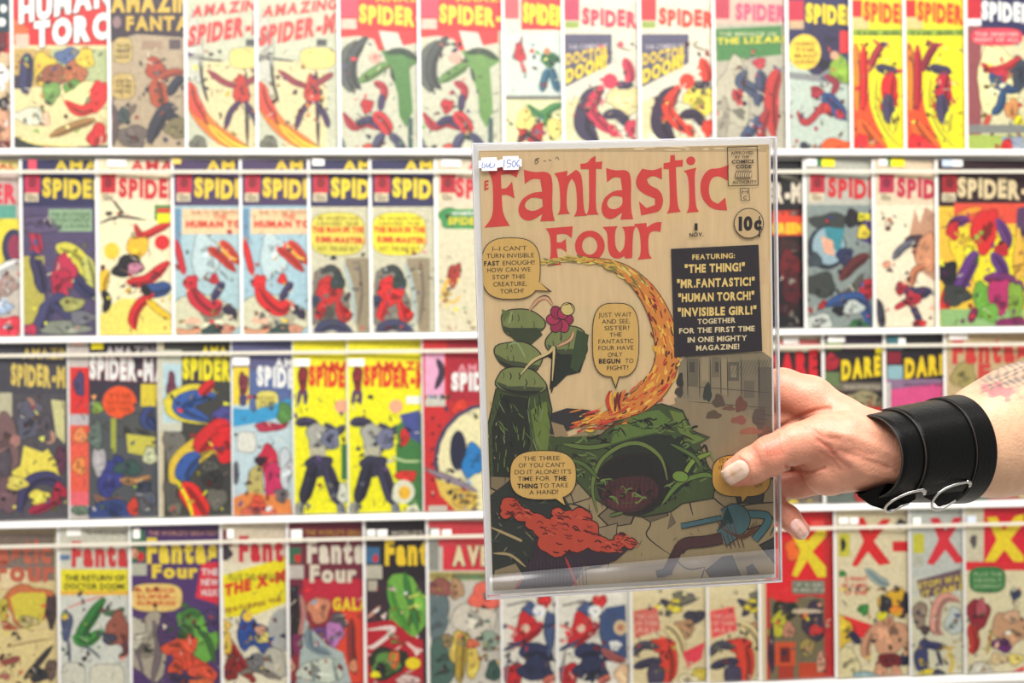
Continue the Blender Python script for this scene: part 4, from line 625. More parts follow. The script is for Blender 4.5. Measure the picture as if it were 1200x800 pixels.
comic(3, 979, 'comic with red X lettering on cream, yellow and skin-toned lower half, bottom row right', (226, 214, 172),
      [('r', 976, 596, 1100, 690, (226, 214, 176)), ('r', 981, 625, 996, 652, (206, 200, 60)), ('w', 988, 638, 3, 8, K_), ('r', 1046, 634, 1066, 646, (214, 30, 36)), ('w', 1056, 614, 6, 5, DG), ('b', [(1014, 666), (1030, 680), (1042, 684)], 9, (160, 180, 176)), ('w', 987, 672, 5, 4, (60, 130, 60)), ('w', 1012, 714, 6, 6, (60, 140, 60), 50), ('p', [(986, 720), (1022, 732), (1010, 748), (998, 738)], (230, 44, 44)), ('w', 988, 740, 10, 18, (226, 190, 50)), ('b', [(996, 740), (1008, 754)], 8, (50, 46, 84)), ('w', 1048, 706, 18, 16, (226, 180, 40)), ('w', 1038, 710, 7, 12, (44, 40, 54)), ('w', 1062, 708, 6, 12, (44, 40, 54)), ('w', 1050, 690, 4, 4, K_), ('w', 1034, 722, 6, 6, (250, 230, 40)), ('w', 1050, 714, 8, 4, (240, 150, 40)),
       ('w', 1040, 746, 22, 20, (214, 160, 124)), ('b', [(1020, 740), (1014, 758), (1016, 772)], 10, (210, 154, 118)), ('w', 1044, 774, 18, 8, (120, 30, 36)), ('w', 1032, 790, 8, 12, (210, 156, 120)), ('w', 1050, 792, 8, 12, (206, 150, 116)), ('w', 1042, 728, 6, 6, (204, 146, 110)), ('w', 1062, 770, 6, 10, (40, 44, 80)), ('w', 994, 780, 12, 22, (226, 214, 164)), ('w', 1014, 794, 14, 8, (150, 176, 176)), ('w', 1062, 756, 4, 14, (216, 170, 130)),
       ('p', [(1000, 606), (1012, 606), (1020, 622), (1034, 608), (1044, 608), (1024, 634), (1044, 660), (1030, 662), (1017, 646), (1004, 664), (998, 662), (1012, 634)], (222, 36, 38)), ('l', 982, 674, 1016, 698, 3, (214, 40, 40), 'WE FIGHT/THE X-MEN/TO DIE')], trim=.008, stk=[WS(983, 606, W_, 11, 8), WS(996, 606, W_, 10, 8)])
comic(3, 1067, 'pale grey comic with red X lettering and a pink curved arm shape, bottom row right', (206, 206, 188),
      [('r', 1064, 596, 1200, 676, (196, 200, 190)), ('r', 1070, 625, 1083, 648, (206, 200, 60)), ('r', 1070, 650, 1082, 664, (190, 190, 170)), ('p', [(1074, 680), (1126, 666), (1126, 690), (1080, 702)], (110, 84, 96)), ('r', 1068, 700, 1128, 806, (214, 210, 180)), ('w', 1078, 720, 8, 16, (150, 130, 110)), ('b', [(1124, 704), (1108, 700), (1098, 712), (1096, 736), (1104, 742)], 12, (222, 160, 140)), ('w', 1118, 728, 10, 16, (196, 204, 196)), ('w', 1084, 738, 5, 5, (80, 60, 60)), ('b', [(1078, 752), (1092, 756), (1110, 758)], 8, (56, 60, 110)), ('w', 1080, 770, 8, 18, (60, 66, 110)), ('b', [(1098, 762), (1104, 780)], 5, (50, 50, 80)), ('b', [(1112, 760), (1116, 776), (1112, 792)], 5, (216, 190, 80)), ('w', 1086, 792, 10, 8, (240, 216, 60)), ('w', 1100, 790, 8, 5, (50, 50, 80)), ('b', [(1104, 760), (1120, 758)], 3, (210, 170, 70)),
       ('p', [(1090, 607), (1100, 606), (1108, 622), (1118, 606), (1128, 606), (1112, 632), (1130, 658), (1120, 660), (1108, 644), (1094, 662), (1086, 660), (1100, 632)], (220, 48, 62)), ('t', 'STOP! WAIT!', 1076, 690, 1136, 7, (220, 196, 80), dict(dy=-12, bold=.05)), ('t', 'IT CAN BE', 1080, 700, 1136, 7, (220, 196, 80), dict(dy=-12, bold=.05))], trim=.004, stk=[WS(1070, 606, W_, 9, 11)])
comic(3, 1131, 'comic with yellow X on red over a green caption, right end of bottom row', (226, 216, 176),
      [('r', 1130, 590, 1153, 660, (214, 206, 176)), ('w', 1141, 634, 4, 8, (90, 84, 84)), ('r', 1153, 590, 1270, 660, (222, 30, 52)), ('r', 1130, 658, 1270, 668, (224, 40, 50)), ('u', 1136, 664, 1178, 694, (60, 130, 66)), ('w', 1190, 696, 6, 6, (60, 70, 100)), ('w', 1146, 720, 13, 18, (150, 34, 50)), ('w', 1150, 712, 6, 10, (190, 90, 100)), ('b', [(1136, 732), (1142, 750), (1138, 766)], 12, (196, 50, 44)), ('w', 1182, 738, 20, 20, (206, 160, 120), -30), ('b', [(1162, 736), (1160, 752), (1156, 766)], 5, (190, 170, 90)), ('w', 1174, 756, 12, 7, (110, 40, 110), 15), ('w', 1186, 722, 10, 7, (216, 176, 140)), ('w', 1170, 772, 10, 6, (226, 200, 150)), ('p', [(1168, 794), (1200, 780), (1200, 810), (1162, 810)], (220, 40, 56)), ('w', 1150, 786, 14, 10, (214, 210, 190)), ('w', 1190, 772, 9, 6, (240, 220, 120)),
       ('p', [(1156, 606), (1168, 605), (1176, 622), (1190, 604), (1200, 602), (1200, 612), (1184, 632), (1200, 652), (1200, 658), (1188, 658), (1177, 644), (1166, 658), (1154, 658), (1168, 632)], (244, 216, 40)), ('l', 1141, 669, 1174, 690, 3, (170, 200, 150), 'PLUS THE/DEADLY/JUGGERNAUT')], trim=.004, stk=[WS(1133, 604, (206, 214, 226), 11, 10)])

# ---------------------------------------------------------------- the held comic
HW, HH = .1842, .2735
def pose():
    img = [(551, 171), (911, 163), (919, 682), (570, 703)]
    loc = [(0, HH), (HW, HH), (HW, 0), (0, 0)]
    A = []
    for (u, v), (x, y) in zip(img, loc):
        u = (u - 600) / FPX; v = -(v - 400) / FPX
        A.append([x, y, 1, 0, 0, 0, -u * x, -u * y, -u]); A.append([0, 0, 0, x, y, 1, -v * x, -v * y, -v])
    h = np.linalg.svd(np.array(A))[2][-1].reshape(3, 3)
    if h[2, 2] < 0: h = -h
    k = (np.linalg.norm(h[:, 0]) + np.linalg.norm(h[:, 1])) / 2; h = h / k
    # camera frame here: x right, y up, third axis = depth
    r1, r2, t = h[:, 0], h[:, 1], h[:, 2]
    r1 = r1 / np.linalg.norm(r1); r2 = r2 - r1 * (r1 @ r2); r2 /= np.linalg.norm(r2)
    f = lambda a: Vector((a[0], a[1], -a[2]))
    X, Z, T = f(r1), f(r2), f(t); Y = Z.cross(X)
    m = Matrix((X, Y, Z)).transposed().to_4x4(); m.translation = T
    return CM @ m
HM = pose(); HI = HM.inverted()
held = thing('comic_book', 'aged tan comic with big red lettering in a clear sleeve, held up by the hand', 'comic', HM)
HN = HM.to_3x3() @ Vector((0, -1, 0))
def hmap(yl):
    P0 = HM @ Vector((0, yl, 0))
    def f(px, py):
        q = HI @ hit(px, py, P0, HN); return q.x, q.z
    return f
# y: sleeve back 0.0048, board, pages, front film at 0
link('backing_board', bevel(boxme('backing_board', .0007, HW - .0030, .0030, .0042, .0020, HH - .0008), .0003, 1), M['board'], held)
pg = link('page_block', bevel(boxme('page_block', .0042, HW - .0046, .00135, .0030, .0052, HH - .0044), .0004, 1), M['page'], held)
slv = link('sleeve', boxme('sleeve', 0, HW, 0, .0048, 0, HH), M['bigfilm'], held)
# welded hems of the sleeve: left, right, bottom, top fold
for (x0, x1, z0, z1) in ((0, .0011, 0, HH), (HW - .0013, HW, 0, HH), (.0011, HW - .0013, 0, .0013), (.0011, HW - .0013, HH - .0010, HH)):
    link('hem', bevel(boxme('hem', x0, x1, -.0002, .0050, z0, z1), .0002, 1), M['edge'], slv)
# loose fold of film along the foot of the sleeve, its pale sheen part of the colour
V, F = [], []
nx, nz = 40, 14
for j in range(nz + 1):
    for i in range(nx + 1):
        x = .0022 + (HW - .0044) * i / nx; t = j / nz; z = .002 + (.0135 + .006 * i / nx) * t
        y = -.0006 - .0034 * math.sin(math.pi * min(1, t * 1.02)) ** 1.3 - .0006 * math.sin(i * .5) * math.sin(math.pi * t)
        V.append((x, y, z))
for j in range(nz):
    for i in range(nx):
        a = j * (nx + 1) + i; F.append((a, a + 1, a + nx + 2, a + nx + 1))
link('film_fold', pydata('film_fold', V, F), M['hem'], slv, True)

YB = .0013
a = Print(hmap(YB), (.0044, .0053, HW - .0047, HH - .0046), 2.5e-6, -YB)
b = Print(hmap(YB), (.0044, .0053, HW - .0047, HH - .0046), 2.5e-6, -YB)
c = Print(hmap(YB), (.0044, .0053, HW - .0047, HH - .0046), 2.5e-6, -YB + 2e-4)
INK = (40, 34, 32); TAN = (212, 184, 140); TN2 = (182, 154, 112); BUB = (206, 168, 96)
GR1, GR2, GR3 = (94, 108, 56), (66, 78, 46), (38, 42, 34)
a.rect(540, 150, 930, 720, TAN)
a.rect(540, 150, 930, 178, (186, 160, 120))
a.poly([(898, 175), (920, 172), (925, 560), (905, 560)], (206, 172, 120))
rnd = random.Random(5)
# worn patches of the old paper
for i in range(26):
    x, y = rnd.uniform(566, 900), rnd.uniform(185, 480)
    a.ell(x, y, rnd.uniform(8, 30), rnd.uniform(6, 20), tuple(int(v * rnd.uniform(.965, 1.01)) for v in TAN), wob=.15)
for i in range(22): a.ell(rnd.uniform(640, 900), rnd.uniform(171, 176), rnd.uniform(3, 9), .9, (222, 200, 160))
nT = a.n + 2; a.n += 5
# --- ground and street
a.poly([(565, 560), (640, 520), (700, 500), (800, 470), (930, 470), (930, 700), (560, 710)], (150, 132, 98))
a.poly([(804, 417), (894, 412), (905, 420), (908, 530), (850, 545), (792, 470), (796, 425)], (134, 122, 98))
a.poly([(790, 466), (830, 470), (905, 500), (908, 545), (850, 548), (800, 520)], (142, 126, 98))
for (x0, y0, x1, y1, col) in ((806, 420, 818, 452, (104, 96, 80)), (822, 418, 830, 446, (150, 136, 106)), (834, 418, 843, 442, (112, 102, 84)), (846, 420, 852, 462, (146, 132, 104)),
                              (853, 424, 866, 446, (96, 90, 76)), (856, 428, 863, 442, (134, 124, 100)), (868, 422, 900, 480, (122, 112, 92)), (872, 446, 884, 466, (104, 96, 82)), (888, 430, 904, 520, (100, 92, 80)), (808, 424, 814, 436, (78, 74, 66)), (838, 424, 842, 436, (80, 76, 68))):
    a.rect(x0, y0, x1, y1, col)
for i in range(12): a.stroke([(864 + i * 3.6, 420), (856 + i * 3.6, 440)], .6, (84, 78, 68))
for x in (805, 819, 832, 844, 852, 868, 889): a.stroke([(x, 418), (x + 1, 466)], .9, INK)
for y in (452, 470): a.stroke([(806, y), (902, y + 8)], .8, (70, 64, 56))
for (x, y, rx, ry, col) in ((797, 446, 4, 9, (54, 50, 48)), (796, 459, 5, 6, (70, 62, 56)), (829, 460, 5, 11, (58, 60, 56)), (842, 470, 7, 8, (88, 74, 62)), (836, 486, 9, 5, (92, 76, 62)), (868, 474, 7, 9, (110, 72, 60)), (866, 492, 9, 5, (140, 84, 72)), (890, 490, 8, 14, (90, 80, 72)), (880, 505, 14, 4, (150, 98, 78)), (854, 478, 7, 3, (110, 80, 64)), (900, 508, 8, 8, (120, 86, 74))):
    a.ell(x, y, rx, ry, col, wob=.15)
for i in range(10): a.stroke([(880 + rnd.uniform(-4, 20), 480 + i * 5), (895 + rnd.uniform(0, 14), 482 + i * 5)], .7, (70, 60, 56))
# cracked slabs
cr = [[(742, 575), (760, 560), (800, 555), (832, 560)], [(757, 585), (742, 575), (762, 610), (758, 628), (786, 650)], [(786, 650), (805, 666), (826, 664)], [(800, 555), (806, 580), (812, 604)], [(832, 560), (834, 580), (852, 596)],
      [(852, 596), (884, 590), (916, 588)], [(884, 590), (884, 570)], [(760, 598), (780, 592), (784, 600)], [(690, 590), (694, 620), (712, 648), (712, 668)], [(640, 600), (668, 590), (694, 600)], [(712, 600), (725, 592), (748, 606)], [(852, 596), (868, 620), (900, 612)],
      [(668, 690), (684, 668), (706, 664)], [(826, 664), (820, 680), (808, 690)], [(574, 550), (598, 556), (610, 566)], [(900, 600), (908, 612), (902, 628)], [(600, 680), (622, 694)]]
for p in cr: a.stroke(p, 1.6, INK)
slab = [([(700, 604), (716, 590), (746, 600), (740, 614), (714, 618)], (120, 106, 82)), ([(752, 606), (780, 596), (784, 604), (762, 612)], (98, 88, 70)), ([(826, 668), (846, 652), (858, 650), (872, 682), (836, 684)], (54, 50, 52)), ([(889, 638), (912, 626), (916, 662), (910, 664)], (54, 52, 54)),
        ([(874, 664), (882, 660), (890, 672), (876, 674)], (66, 60, 60)), ([(700, 618), (704, 640), (722, 632), (724, 612)], (140, 124, 96)), ([(676, 566), (690, 560), (692, 584), (672, 590), (668, 578)], (150, 132, 100)), ([(574, 536), (596, 546), (600, 566), (586, 578), (574, 572)], (128, 112, 84)),
        ([(786, 600), (792, 612), (782, 620)], (106, 94, 74)), ([(860, 578), (896, 576), (894, 590), (864, 590)], (60, 56, 56)), ([(916, 540), (918, 570), (902, 560)], (96, 90, 78)), ([(570, 640), (580, 626), (600, 648), (596, 690), (572, 694)], (138, 122, 94))]
for pts, col in slab:
    a.poly([(x * 1.0, y) for x, y in pts], INK)
    mx = sum(p[0] for p in pts) / len(pts); my = sum(p[1] for p in pts) / len(pts)
    a.poly([(mx + (x - mx) * .9, my + (y - my) * .9) for x, y in pts], col)
for i in range(16):
    x, y = rnd.uniform(750, 900), rnd.uniform(600, 660); a.stroke([(x, y), (x + rnd.uniform(-6, 6), y + rnd.uniform(2, 7))], .6, (90, 78, 60))
# dark thicket, lower left
a.poly([(572, 582), (600, 560), (660, 580), (672, 600), (650, 640), (640, 690), (590, 700), (574, 690)], (46, 50, 46))
for i in range(40):
    x, y = rnd.uniform(574, 650), rnd.uniform(580, 690); a.stroke([(x, y), (x + rnd.uniform(-10, 14), y + rnd.uniform(-12, 12))], rnd.uniform(.8, 2.2), rnd.choice([(78, 84, 72), (120, 110, 84), (28, 28, 28), (60, 76, 70)]))
a.stroke([(574, 617), (604, 630), (612, 634)], 3.2, (170, 148, 104)); a.stroke([(578, 648), (598, 650), (616, 664)], 3, (168, 146, 102)); a.poly([(580, 668), (604, 660), (614, 676), (596, 700), (574, 696)], (140, 124, 94))
# --- stacked green boulders on a dark green pillar (left)
def rock(cx, cy, rx, ry, rot, cols, n=0, seed=1):
    a.ell(cx, cy, rx + 1.4, ry + 1.4, INK, rot, 28, .05)
    a.ell(cx, cy, rx, ry, cols[0], rot, 28, .05)
    q = random.Random(seed); cr_, sr_ = math.cos(math.radians(rot)), math.sin(math.radians(rot))
    def P(u, v): return cx + u * rx * cr_ - v * ry * sr_, cy + u * rx * sr_ + v * ry * cr_
    a.poly([P(math.cos(t), math.sin(t)) for t in np.linspace(.15, 2.9, 12)] + [P(-.4, .45), P(.1, .3), P(.6, .25)], cols[1])
    a.poly([P(.97 * math.cos(t), .97 * math.sin(t)) for t in np.linspace(.5, 2.5, 10)] + [P(-.2, .7), P(.3, .6)], cols[2])
    for i in range(n):
        u = q.uniform(-.8, .7); v = q.uniform(-.8, .2)
        a.stroke([P(u, v), P(u + .08, v + .3), P(u + .05, v + .55)], q.uniform(.7, 1.4), q.choice([INK, cols[1], (120, 138, 80)]))
pil = [(582, 455), (600, 450), (640, 452), (646, 480), (642, 510), (660, 512), (700, 510), (720, 520), (715, 560), (640, 562), (575, 558), (572, 500)]
a.poly([(x + (x > 620) * 1.5 - (x < 620) * 1.5, y) for x, y in pil], INK); a.poly(pil, GR2)
a.poly([(590, 462), (618, 466), (622, 520), (610, 560), (578, 558), (576, 500)], GR3)
a.poly([(622, 480), (640, 470), (645, 500), (640, 540), (628, 520)], (104, 122, 56))
for i in range(90):
    x, y = rnd.uniform(578, 644), rnd.uniform(460, 552); a.stroke([(x, y), (x + rnd.uniform(-4, 8), y + rnd.uniform(6, 18))], rnd.uniform(.7, 1.8), rnd.choice([INK, GR1, (96, 116, 60), (24, 28, 24), (120, 128, 90)]))
for i in range(26):
    x, y = 573 + rnd.uniform(-2, 10), rnd.uniform(470, 556); a.stroke([(x, y), (x + rnd.uniform(-3, 3), y + rnd.uniform(2, 5))], 1, rnd.choice([(160, 146, 100), (70, 84, 52), INK]))
G3 = ((122, 130, 78), (70, 76, 52), (38, 42, 36))
rock(665, 402, 24, 20, 10, G3, 9, 3)
a.poly([(646, 420), (688, 412), (680, 436), (664, 440), (652, 452), (644, 456)], (38, 44, 36)); a.poly([(676, 386), (690, 392), (686, 420), (676, 436), (668, 430)], (58, 74, 46))
rock(612, 379, 25, 17, 6, G3, 9, 2)
a.poly([(590, 384), (630, 384), (636, 392), (622, 404), (602, 398)], (58, 66, 44))
rock(608, 418, 28, 17, 16, G3, 9, 4); rock(610, 447, 29, 16, 8, G3, 8, 5)
a.poly([(588, 362), (598, 366), (590, 378)], GR1); a.stroke([(600, 364), (596, 380)], 1.6, (150, 164, 110)); a.stroke([(596, 404), (606, 402), (616, 420)], 2.4, (140, 158, 110))
# pale ribbon and rose-coloured flower over the boulders
a.stroke([(610, 440), (624, 424), (644, 414), (650, 408), (648, 446), (646, 460)], 4.5, INK); a.stroke([(610, 439), (624, 423), (643, 413), (649, 408), (647, 446)], 3.2, (206, 184, 128))
a.stroke([(620, 364), (630, 352), (640, 348), (648, 358)], 4.6, INK); a.stroke([(620, 364), (630, 352), (640, 349), (648, 358)], 3.4, (206, 156, 120))
for i in range(6):
    t = i * 1.05; a.ell(656 + 8 * math.cos(t), 374 + 9 * math.sin(t), 8.5, 7, INK, math.degrees(t)); a.ell(656 + 8 * math.cos(t), 374 + 9 * math.sin(t), 7.5, 6, (168, 52, 84) if i % 2 else (150, 44, 76), math.degrees(t))
a.ell(665, 362, 8.5, 8, INK); a.ell(665, 362, 7.4, 7, (206, 186, 118)); a.stroke([(660, 358), (668, 356), (672, 364)], 1, INK); a.stroke([(672, 388), (668, 398), (652, 406)], 4.4, INK); a.stroke([(672, 388), (668, 398), (652, 406)], 3.2, (206, 156, 120))
# dark hollow between pillar and mound
a.poly([(646, 484), (664, 478), (690, 480), (700, 486), (676, 500), (652, 510), (644, 508)], (52, 48, 52)); a.poly([(646, 494), (660, 498), (666, 510), (650, 512)], (150, 128, 96))
# --- big green mound with a dark hollow
mound = [(640, 562), (652, 522), (700, 512), (720, 494), (745, 480), (775, 472), (800, 480), (812, 504), (832, 512), (820, 520), (830, 545), (840, 560), (836, 584), (800, 590), (786, 600), (752, 606), (715, 596), (690, 580), (672, 560)]
a.poly(mound, INK)
mm = (745, 540); a.poly([(mm[0] + (x - mm[0]) * .985, mm[1] + (y - mm[1]) * .98) for x, y in mound], GR2)
a.poly([(720, 498), (746, 484), (772, 480), (786, 492), (770, 506), (742, 512), (716, 520)], (92, 116, 56)); a.poly([(784, 480), (800, 484), (808, 506), (826, 514), (812, 520), (796, 506)], (104, 122, 58))
a.poly([(716, 522), (742, 514), (770, 508), (800, 512), (816, 530), (812, 560), (790, 580), (770, 560), (740, 550), (720, 556)], (38, 46, 36))
a.ell(744, 566, 46, 37, INK, -8, 30, .03); a.ell(744, 566, 43, 34, (34, 32, 30), -8, 30, .03); a.ell(738, 578, 34, 21, (70, 40, 42), -8, 26, .04); a.ell(734, 584, 22, 12, (88, 46, 48), -8)
for i in range(14): a.stroke([(702 + i * 6, 552 + 6 * math.sin(i)), (704 + i * 5.6, 580 + 4 * math.sin(i * 2)), (706 + i * 5, 596)], .8, (52, 28, 32))
for i in range(170):
    t = rnd.uniform(0, 6.28); r = rnd.uniform(.62, .97); x, y = 748 + 84 * r * math.cos(t), 540 + 56 * r * math.sin(t)
    if not (490 < y < 600 and 655 < x < 838): continue
    a.stroke([(x, y), (x + rnd.uniform(1, 6), y + rnd.uniform(-6, 3)), (x + rnd.uniform(4, 14), y + rnd.uniform(-8, 6))], rnd.uniform(.8, 2.6), rnd.choice([INK, INK, (98, 118, 62), (70, 88, 48), (26, 30, 26), (112, 128, 70)]))
for pts, wd, col in (([(700, 600), (694, 570), (704, 540), (728, 522), (752, 520), (774, 536), (782, 562)], 4.2, (104, 122, 62)), ([(800, 560), (812, 540), (834, 530)], 5, (122, 142, 62)), ([(776, 590), (796, 566), (824, 556), (838, 560)], 5, (96, 122, 58)), ([(786, 520), (812, 534), (822, 548)], 4, (84, 106, 54)), ([(660, 520), (690, 524), (716, 520)], 5, (96, 116, 58)), ([(660, 536), (684, 544), (700, 560)], 4, (84, 106, 52)), ([(714, 604), (730, 600)], 3, (90, 110, 60))):
    a.stroke(pts, wd + 2, INK); a.stroke(pts, wd, col)
for x, y, rx, ry in ((797, 558, 9, 6),):
    a.ell(x, y, rx + 1.2, ry + 1.2, INK); a.ell(x, y, rx, ry, (110, 138, 60) if rx > 6 else (206, 186, 120), 10)
# --- arc of flames
arc = [(634, 307), (668, 304), (702, 306), (732, 318), (756, 340), (772, 368), (780, 396), (781, 424), (770, 450), (752, 468), (728, 482), (700, 492), (672, 500)]
wds = [5, 6, 8, 14, 20, 24, 26, 27, 28, 26, 22, 18, 8]
cols = [(196, 176, 84), (198, 172, 72), (206, 166, 70), (210, 150, 66), (206, 110, 66), (214, 140, 56), (218, 160, 56), (208, 140, 48), (204, 110, 46), (204, 90, 46), (196, 76, 48), (196, 84, 50), (190, 90, 60)]
a.stroke([(x, y, wd + 2) for (x, y), wd in zip(arc, wds)], 1, (92, 52, 34)); a.stroke([(x, y, wd) for (x, y), wd in zip(arc, wds)], 1, (206, 130, 58))
for i in range(len(arc) - 1):
    (x0, y0), (x1, y1) = arc[i], arc[i + 1]; L = math.hypot(x1 - x0, y1 - y0); ux, uy = (x1 - x0) / L, (y1 - y0) / L
    for k in range(26):
        t = rnd.random(); wv = wds[i] * rnd.uniform(-.56, .56); x = x0 + (x1 - x0) * t - uy * wv; y = y0 + (y1 - y0) * t + ux * wv; l = rnd.uniform(4, 13)
        sg = rnd.uniform(-.35, .35)
        dx_, dy_ = ux * math.cos(sg) - uy * math.sin(sg), uy * math.cos(sg) + ux * math.sin(sg)
        base = rnd.choice([cols[i], cols[i], (226, 190, 88), (196, 60, 48), (120, 40, 30), (224, 176, 70), (80, 40, 30)] if i > 3 else [cols[i], cols[i], (214, 196, 110), (150, 140, 70), (120, 110, 60)])
        a.stroke([(x, y), (x - dx_ * l * .5 + rnd.uniform(-1, 1), y - dy_ * l * .5), (x - dx_ * l, y - dy_ * l)], rnd.uniform(.8, 2.6), base)
for i in range(24):
    x, y = rnd.uniform(676, 740), rnd.uniform(476, 502); a.stroke([(x, y), (x - rnd.uniform(6, 18), y + rnd.uniform(1, 6))], rnd.uniform(1, 3), rnd.choice([(200, 70, 44), (216, 130, 56), (120, 40, 30), (196, 60, 50)]))
for i in range(16):
    x = rnd.uniform(712, 728); a.stroke([(x, 482), (x + rnd.uniform(-4, 3), 470), (x + rnd.uniform(-2, 6), 456 + rnd.uniform(0, 8))], rnd.uniform(1.4, 3.4), rnd.choice([(196, 66, 44), (214, 110, 52), (226, 170, 70), (110, 40, 30)]))
# --- orange-red rubble heap with dark foot
foot = [(628, 628), (660, 640), (700, 644), (740, 640), (722, 656), (700, 664), (684, 662), (668, 690), (612, 694), (616, 668), (624, 650)]
a.poly(foot, (52, 40, 50))
for i in range(18): a.stroke([(618 + i * 4, 650 + (i % 3) * 3), (616 + i * 4.2, 688)], .8, (74, 52, 66))
ORr, ORd = (182, 70, 50), (134, 42, 36)
lumps = [(598, 592, 12, 9, 10), (612, 602, 13, 8, 20), (630, 612, 16, 10, 15), (651, 634, 20, 17, -10), (676, 628, 20, 17, 10), (664, 612, 18, 14, 0), (680, 606, 12, 11, 0), (700, 636, 15, 9, 10), (716, 640, 12, 7, -10), (727, 632, 7, 8, 10), (738, 636, 7, 6, 0), (640, 620, 14, 12, 0), (690, 620, 12, 10, 0), (593, 602, 7, 5, 0), (654, 600, 8, 5, 10)]
for i, (x, y, rx, ry, ro) in enumerate(lumps): a.ell(x, y, rx + 1.2, ry + 1.2, (50, 24, 24), ro, 18, .08)
for i, (x, y, rx, ry, ro) in enumerate(lumps):
    a.ell(x, y, rx, ry, ORr, ro, 18, .08)
for i in range(90):
    x, y, rx, ry, ro = rnd.choice(lumps); u, v = rnd.uniform(-.7, .6), rnd.uniform(-.7, .7)
    a.stroke([(x + u * rx, y + v * ry), (x + u * rx + 4, y + v * ry + rnd.uniform(-2.5, 3)), (x + u * rx + 8, y + v * ry + rnd.uniform(0, 3))], rnd.uniform(.9, 2.2), rnd.choice([(70, 26, 26), (92, 30, 28), (200, 92, 66), ORd]))
a.stroke([(662, 652), (672, 676), (676, 692)], 3, (170, 60, 60)); a.stroke([(604, 690), (612, 676)], 3, (150, 56, 60))
# --- teal band and plum-coloured band, rope-like lines
def band(pts, wd, col): a.stroke([(p[0], p[1], wd + 2) for p in pts], 1, INK, False); a.stroke([(p[0], p[1], wd) for p in pts], 1, col, False)
band([(884, 632), (898, 614), (898, 604), (880, 602), (862, 602)], 8, (66, 104, 110)); band([(850, 606), (862, 600), (868, 612), (846, 630)], 20, (70, 100, 104))
band([(798, 616), (818, 612), (846, 606)], 5, (66, 100, 108)); band([(846, 630), (826, 634), (804, 636), (795, 644)], 12, (74, 44, 46)); band([(796, 640), (788, 656), (782, 668)], 9, (70, 42, 44)); a.poly([(768, 668), (784, 664), (788, 672), (776, 676), (770, 676)], (58, 52, 58))

for k in range(5): a.stroke([(838 + k * 5, 606 + k), (850 + k * 4, 622 + k * 2), (872 + k * 2, 626), (884 + k * 2, 610 + k)], 1.2, (92, 56, 40))
for k in range(5): a.stroke([(846 + k * 5, 624), (852 + k * 5, 642)], 1.1, (80, 48, 36))
# --- caption box, bubbles, stamps
a.poly([(786, 291.5), (888.5, 286.5), (893, 411), (790, 418.5)], (44, 38, 44))
HB = []
def sec(nm): HB.append((nm, Print(hmap(YB), (.0044, .0053, HW - .0047, HH - .0046), 2.5e-6, -YB)))
sec('caption_lettering')
def tx(t, x0, y, x1, h, col=INK, dy=0, bold=.005, **k):
    b = HB[-1][1]; b.n = a.n; b.text(t, x0, y, x1, h, col, dy=dy, bold=bold, **k); a.n = b.n
YT = (226, 196, 120)
tx('FEATURING:', 811, 304, 861, 5.5, YT, -2, .03); tx('"THE THING!"', 802, 319.5, 872.5, 9, YT, -2.5, .045)
tx('"MR.FANTASTIC!"', 793, 337, 884, 9, YT, -3, .045); tx('"HUMAN TORCH!"', 794.5, 353.5, 883.5, 9, YT, -3, .045); tx('"INVISIBLE GIRL!"', 794, 370.5, 886, 9, YT, -3, .045)
tx('TOGETHER', 817, 379.5, 861.5, 5.6, (222, 204, 160), -2, .03); tx('FOR THE FIRST TIME', 795.5, 390.5, 884, 5.8, (222, 204, 160), -3, .03)
tx('IN ONE MIGHTY', 805.5, 401, 875, 5.8, (222, 204, 160), -2.5, .03); tx('MAGAZINE!', 815.5, 410.5, 866, 5.8, (222, 204, 160), -2, .03)
sec('speech_lettering')
a.bub(564.5, 279, 632.5, 350, BUB, tail=(622, 340, 647, 342, 632, 331), e=2.9)
L1 = [('I--I CAN\'T', 577, 617), ('TURN INVISIBLE', 570, 625.5), ('FAST ENOUGH!!', 567, 626.5), ('HOW CAN WE', 571, 621.5), ('STOP THIS', 577, 615), ('CREATURE,', 578, 617), ('TORCH?', 586, 613.5)]
for i, (t, x0, x1) in enumerate(L1):
    if i == 2: tx('FAST', x0, 311.3, x0 + 18, 5, INK, -.5, .05); tx('ENOUGH!!', x0 + 22, 310.6, x1, 5, INK, -1)
    else: tx(t, x0, 294 + i * 8.3, x1, 5, INK, -1)
sec('speech_lettering')
a.bub(694.5, 355.5, 748, 441, BUB, tail=(716, 440, 721.5, 456, 725, 440), e=3.2)
L2 = [('JUST WAIT', 701, 740), ('AND SEE,', 705, 738), ('SISTER!', 708, 737), ('THE', 714, 728), ('FANTASTIC', 701, 742), ('FOUR HAVE', 701, 742), ('ONLY', 712, 729), ('BEGUN TO', 701.5, 742), ('FIGHT!', 711, 736)]
for i, (t, x0, x1) in enumerate(L2):
    if i == 7: tx('BEGUN', x0, 425.5, x0 + 25, 5, INK, -.3, .05); tx('TO', x0 + 31, 425, x1, 5, INK)
    else: tx(t, x0, 371.5 + i * 7.75, x1, 5, INK, -.8)
sec('speech_lettering')
a.bub(598, 528, 674.5, 584.5, BUB, tail=(648, 582, 664.5, 594.5, 658, 580), e=2.8)
L3 = [('THE THREE', 613, 655.5), ('OF YOU CAN\'T', 607.5, 662), ('DO IT ALONE! IT\'S', 603, 669), ('TIME FOR', 606.5, 644), ('TO TAKE', 632, 665.5), ('A HAND!', 620, 654)]
for i, (t, x0, x1) in enumerate(L3): tx(t, x0, 539.5 + i * 7.9, x1, 5, INK, -.8)
tx('THE', 649, 562.5, 663.5, 5, INK, 0, .05); tx('THING', 606, 571.5, 630, 5, INK, 0, .05)
sec('speech_lettering')
